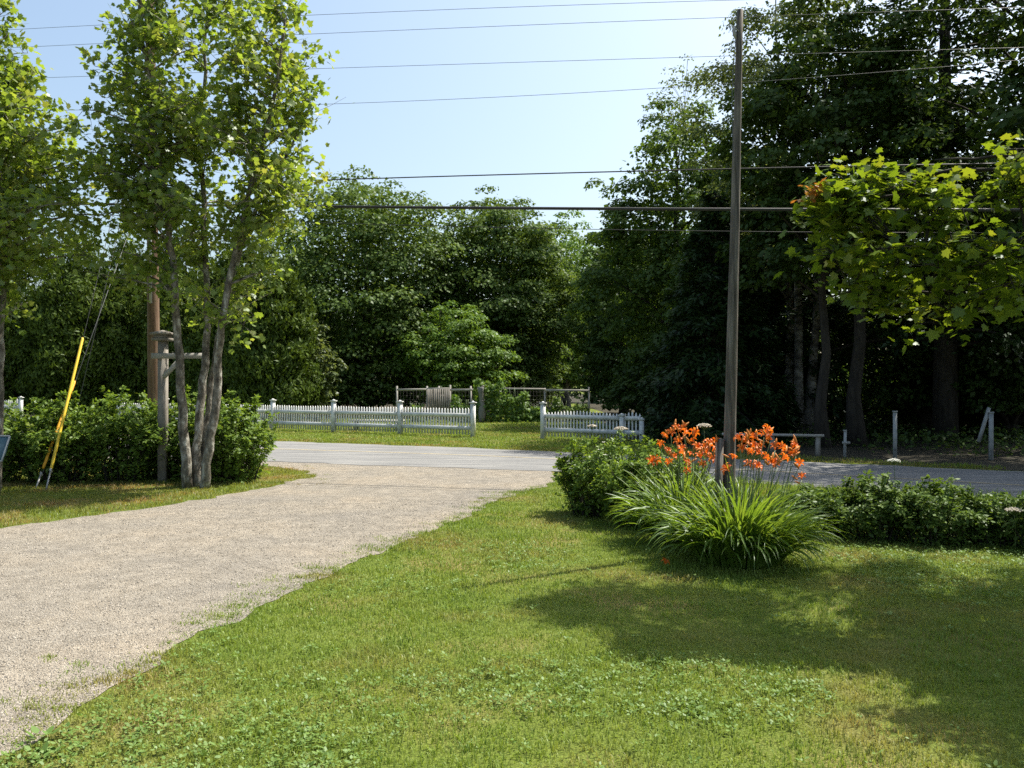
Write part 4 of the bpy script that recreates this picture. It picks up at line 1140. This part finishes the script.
# ------------------------------------------------------------------ picket fences
def picket_fence(label, posts, hs=.84, dip=-.10, npick=19, group='white picket fences across the road', post_h=None):
    """posts: list of ground points"""
    o0 = np.array([posts[0][0], posts[0][1], 0.0])
    t = thing('picket_fence', label, 'fence', o0, group)
    for pi, p in enumerate(posts):
        dz = 0 if post_h is None else post_h[pi] - 1.02
        p = np.array([p[0], p[1], dz]) - o0
        m = MB(); m.box(p + [0, 0, .50 - dz / 2], (.115, .115, 1.04 + dz), rz=-.5)
        po = m.build('post', M['white'], t)
        m = MB(); m.box(p + [0, 0, 1.038], (.17, .17, .03), rz=-.5)
        a = .075
        m.add([p + [-a, -a, 1.0545], p + [a, -a, 1.0545], p + [a, a, 1.0545], p + [-a, a, 1.0545], p + [0, 0, 1.10]], [(0, 1, 4), (1, 2, 4), (2, 3, 4), (3, 0, 4), (3, 2, 1, 0)])
        m.build('post_cap', M['white'], po)
    for a, b in zip(posts[:-1], posts[1:]):
        a = np.array([a[0], a[1], 0]) - o0; b = np.array([b[0], b[1], 0]) - o0
        d = b - a; L_ = np.linalg.norm(d); d /= L_; rz = math.atan2(d[1], d[0]); nrm = np.array([d[1], -d[0], 0])
        m = MB(); c_ = (a + b) / 2
        for z in (.27, .66):
            m.box(c_ + nrm * .0 + [0, 0, z], (L_ - .116, .04, .115), rz=rz)
        nn = int(L_ / .105)
        for i in range(nn):
            u = (i + .7) / (nn + .4); p = a + d * L_ * u + nrm * -.037
            ph = hs + dip * math.sin(math.pi * u) + random.uniform(-.008, .008)
            z0 = .07; wd = .024; th = .01
            V = []
            for yy in (-th, th):
                for (xx, zz) in ((-wd, z0), (wd, z0), (wd, ph - .05), (0, ph), (-wd, ph - .05)):
                    V.append(p + d * xx + nrm * yy + [0, 0, zz])
            m.add(V, [(0, 1, 2, 3, 4), (9, 8, 7, 6, 5), (0, 5, 6, 1), (1, 6, 7, 2), (2, 7, 8, 3), (3, 8, 9, 4), (4, 9, 5, 0)])
        m.build('picket_panel', M['white'], t)
    return t
FA = np.array([-8.25, 29.4]); FB = np.array([PX(473, 25.6), 25.6])
lp = [FB + (FA - FB) * k / 3 for k in range(0, 7)]
picket_fence('white picket fence left of the garden opening, running behind the hedge', lp[::-1], hs=.88, dip=-.015)
fr = [np.array([PX(543, 24.9), 24.9]), np.array([PX(622, 23.5), 23.5]), np.array([PX(642, 23.2), 23.2])]
picket_fence('white picket fence right of the garden opening with a bowed top', fr, hs=.76, dip=.08, post_h=[1.02, .72, .62])
# second far-left stretch
fl = [np.array([PX(21, 35.2), 35.2]), np.array([PX(-34, 36.6), 36.6]), np.array([PX(-90, 37.9), 37.9])]
picket_fence('short white picket stretch at the far left edge', fl, hs=1.0)

# white posts, canopy shade mixed into their paint colour
def white_post(label, px, base_py, top_py, w_=.11, extra=None):
    b = G(px, base_py); h = (base_py - top_py) / FPX * b[1]
    t = thing('white_post', label, 'post', b, 'old white posts at the shaded roadside')
    m = MB(); m.box((0, 0, h / 2 - .05), (w_, w_, h + .1), rz=-.4, ry=random.uniform(-.02, .02)); m.build('shaft', M['white_shaded'], t)
    m = MB(); m.box((0, 0, h + .012), (w_ * 1.3, w_ * 1.3, .024), rz=-.4); m.build('cap', M['white_shaded'], t)
    if extra == 'knob':
        m = MB(); m.box((-.01, -.09, .32), (.16, .05, .05)); m.build('bracket', M['white_shaded'], t)
    if extra == 'brace':
        m = MB(); m.box((-.14, .02, h * .75), (.06, .05, .75), ry=.3); m.build('brace', M['white_shaded'], t)
white_post('white post stub in the shade behind the white umbel', 895, 459, 412, .08)
white_post('white post with a leaning brace near the right edge', 991, 460, 413, .085, 'brace')
white_post('short thin white marker post with a small bracket', 845, 457, 431, .06, 'knob')

# grey rail beyond the road
r0 = P(722, 435, 19.6); r1 = P(824, 434.5, 19.0)
t = thing('rail_fence', 'single long grey weathered rail on low posts in the shade', 'fence', (r0[0], r0[1], 0))
o0 = np.array([r0[0], r0[1], 0])
m = MB(); c_ = (r0 + r1) / 2 - o0; m.box(c_, (np.linalg.norm(r1 - r0), .14, .05), rz=math.atan2(r1[1] - r0[1], r1[0] - r0[0])); m.build('rail', M['palewood'], t)
for k in (.06, .5, .94):
    p = r0 + (r1 - r0) * k - o0
    m = MB(); m.box((p[0], p[1], p[2] / 2 - .06), (.09, .09, p[2] + .05)); m.build('post', M['oldwood'], t)

# ------------------------------------------------------------------ garden enclosure
YG = 36.0
gx = lambda px: PX(px, YG)
t = thing('garden_fence', 'weathered garden enclosure of thin posts, pale top rail and wire netting', 'fence', (gx(397), YG, 0))
o0 = np.array([gx(397), YG, 0])
zr = HT(389.5, YG)
for px, hh in ((397, 386), (427, 386), (439, 386), (450, 385), (471, 386), (500, 388), (545, 388), (589, 387)):
    m = MB(); z = HT(hh, YG); m.box((gx(px) - o0[0], 0, z / 2 - .05), (.07, .07, z + .1), ry=random.uniform(-.015, .015)); m.build('post', M['palewood'], t)
xs = [397, 427, 450, 483, 545, 589]
for a, b in zip(xs[:-1], xs[1:]):
    m = MB(); za = random.uniform(-.04, .04)
    m.box(((gx(a) + gx(b)) / 2 - o0[0], -.068, zr + za), (gx(b) - gx(a) - .01, .04, .085), ry=random.uniform(-.015, .015)); m.build('top_rail', M['palewood'], t)
m = MB()
for i in range(0, 60):
    x = gx(397) + (gx(589) - gx(397)) * i / 59 - o0[0]; m.tube([(x, .06, .05), (x, .06, zr - .05)], .0013, 3)
for z in np.linspace(.1, zr - .1, 8): m.tube([(0, .066, z), (gx(589) - o0[0], .066, z)], .0013, 3)
m.build('netting', M['mesh_wire'], t)
g_ = thing('garden_gate', 'grey slatted wooden gate in the garden enclosure', 'gate', (gx(426), YG - .14, 0))
m = MB()
for i in range(11):
    x = (gx(450) - gx(427)) * (i + .5) / 11 + .04
    m.box((x, 0, .74), (.065, .02, 1.3 + random.uniform(-.03, .03)), ry=random.uniform(-.02, .02))
m.build('slats', M['oldwood'], g_)
m = MB()
for z in (.35, 1.1): m.box((.52, .032, z), (1.0, .04, .09))
m.build('batten', M['oldwood'], g_)

# climbing beans
def vine(label, px0, px1, z1, n, seed, mat='lf_bright', depth=.3, ls=.11):
    global rng
    rng = np.random.default_rng(seed)
    x0, x1 = gx(px0), gx(px1)
    t = thing('climbing_vine', label, 'plant', ((x0 + x1) / 2, YG - .35, 0))
    X = rng.uniform(x0, x1, n) - (x0 + x1) / 2
    top = z1 * (.45 + .8 * vnoise(X * 3.2 + seed, X * 0 + 1))
    Z = rng.random(n) * top
    pos = np.stack([X, rng.normal(0, depth * .5, n) * (1 - .4 * Z / z1), Z + .03], 1)
    leaves('foliage', pos, np.array([0.1, -.7, .5]) + rng.normal(0, .5, (n, 3)), rng.normal(0, .6, (n, 3)) + [0, 0, -.6], ls * rng.uniform(.6, 1.3, n), T_LOBED, M[mat], t)
    m = MB()
    for k in range(12):
        x = rng.uniform(x0, x1) - (x0 + x1) / 2; m.tube([(x, 0, -.03), (x + rng.normal(0, .06), .02, z1 * .5), (x + rng.normal(0, .1), .03, z1 * .95)], .008, 4)
    m.build('stems', M['stem_green'], t)
vine('thick leafy climbing beans covering the middle of the garden rail', 474, 528, 1.55, 2100, 101)
vine('row of leafy crop plants filling the right half of the garden enclosure', 528, 556, .8, 900, 105, 'lf_bright')
vine('low leafy crop beside the slatted garden gate', 452, 476, 1.0, 500, 102)
vine('pale bushy crop at the right end of the garden enclosure', 552, 588, .95, 700, 103, 'lf_shrub_dk')
vine('small yellow-green plant left of the garden gate', 411, 424, .85, 260, 104)
# dark rolled netting hanging on the rail
h0 = np.array([gx(482), YG - .62, 0])
t = thing('rolled_netting', 'dark rolled garden netting standing in front of the beans', 'netting', h0)
m = MB(); tt = np.linspace(0, 1, 9); m.tube(np.stack([.03 * np.sin(tt * 5), 0 * tt, .02 + 1.46 * tt], 1), .12 + .03 * np.sin(tt * 7), 9, wob=.2); m.build('roll', M['mesh_wire'], t)
m = MB(); m.tube([(0, 0, 1.46), (.02, 0, 1.5), (.1, .02, 1.52)], .03, 6); m.tube([(.0, -.13, .9), (.13, -.05, .92), (.12, .08, .9)], .012, 5); m.build('tie', M['oldwood'], t)

# low bench behind the left pickets
bc = np.array([PX(377, 29.5), 29.5, 0])
t = thing('bench', 'low pale plank bench seen through the left picket fence', 'bench', bc)
m = MB(); m.box((0, 0, .33), (1.9, .5, .06), rz=-.08); m.build('seat', M['palewood'], t)
for x in (-.72, .72):
    m = MB(); m.box((x, 0, .14), (.12, .36, .318), rz=-.08); m.build('leg', M['oldwood'], t)
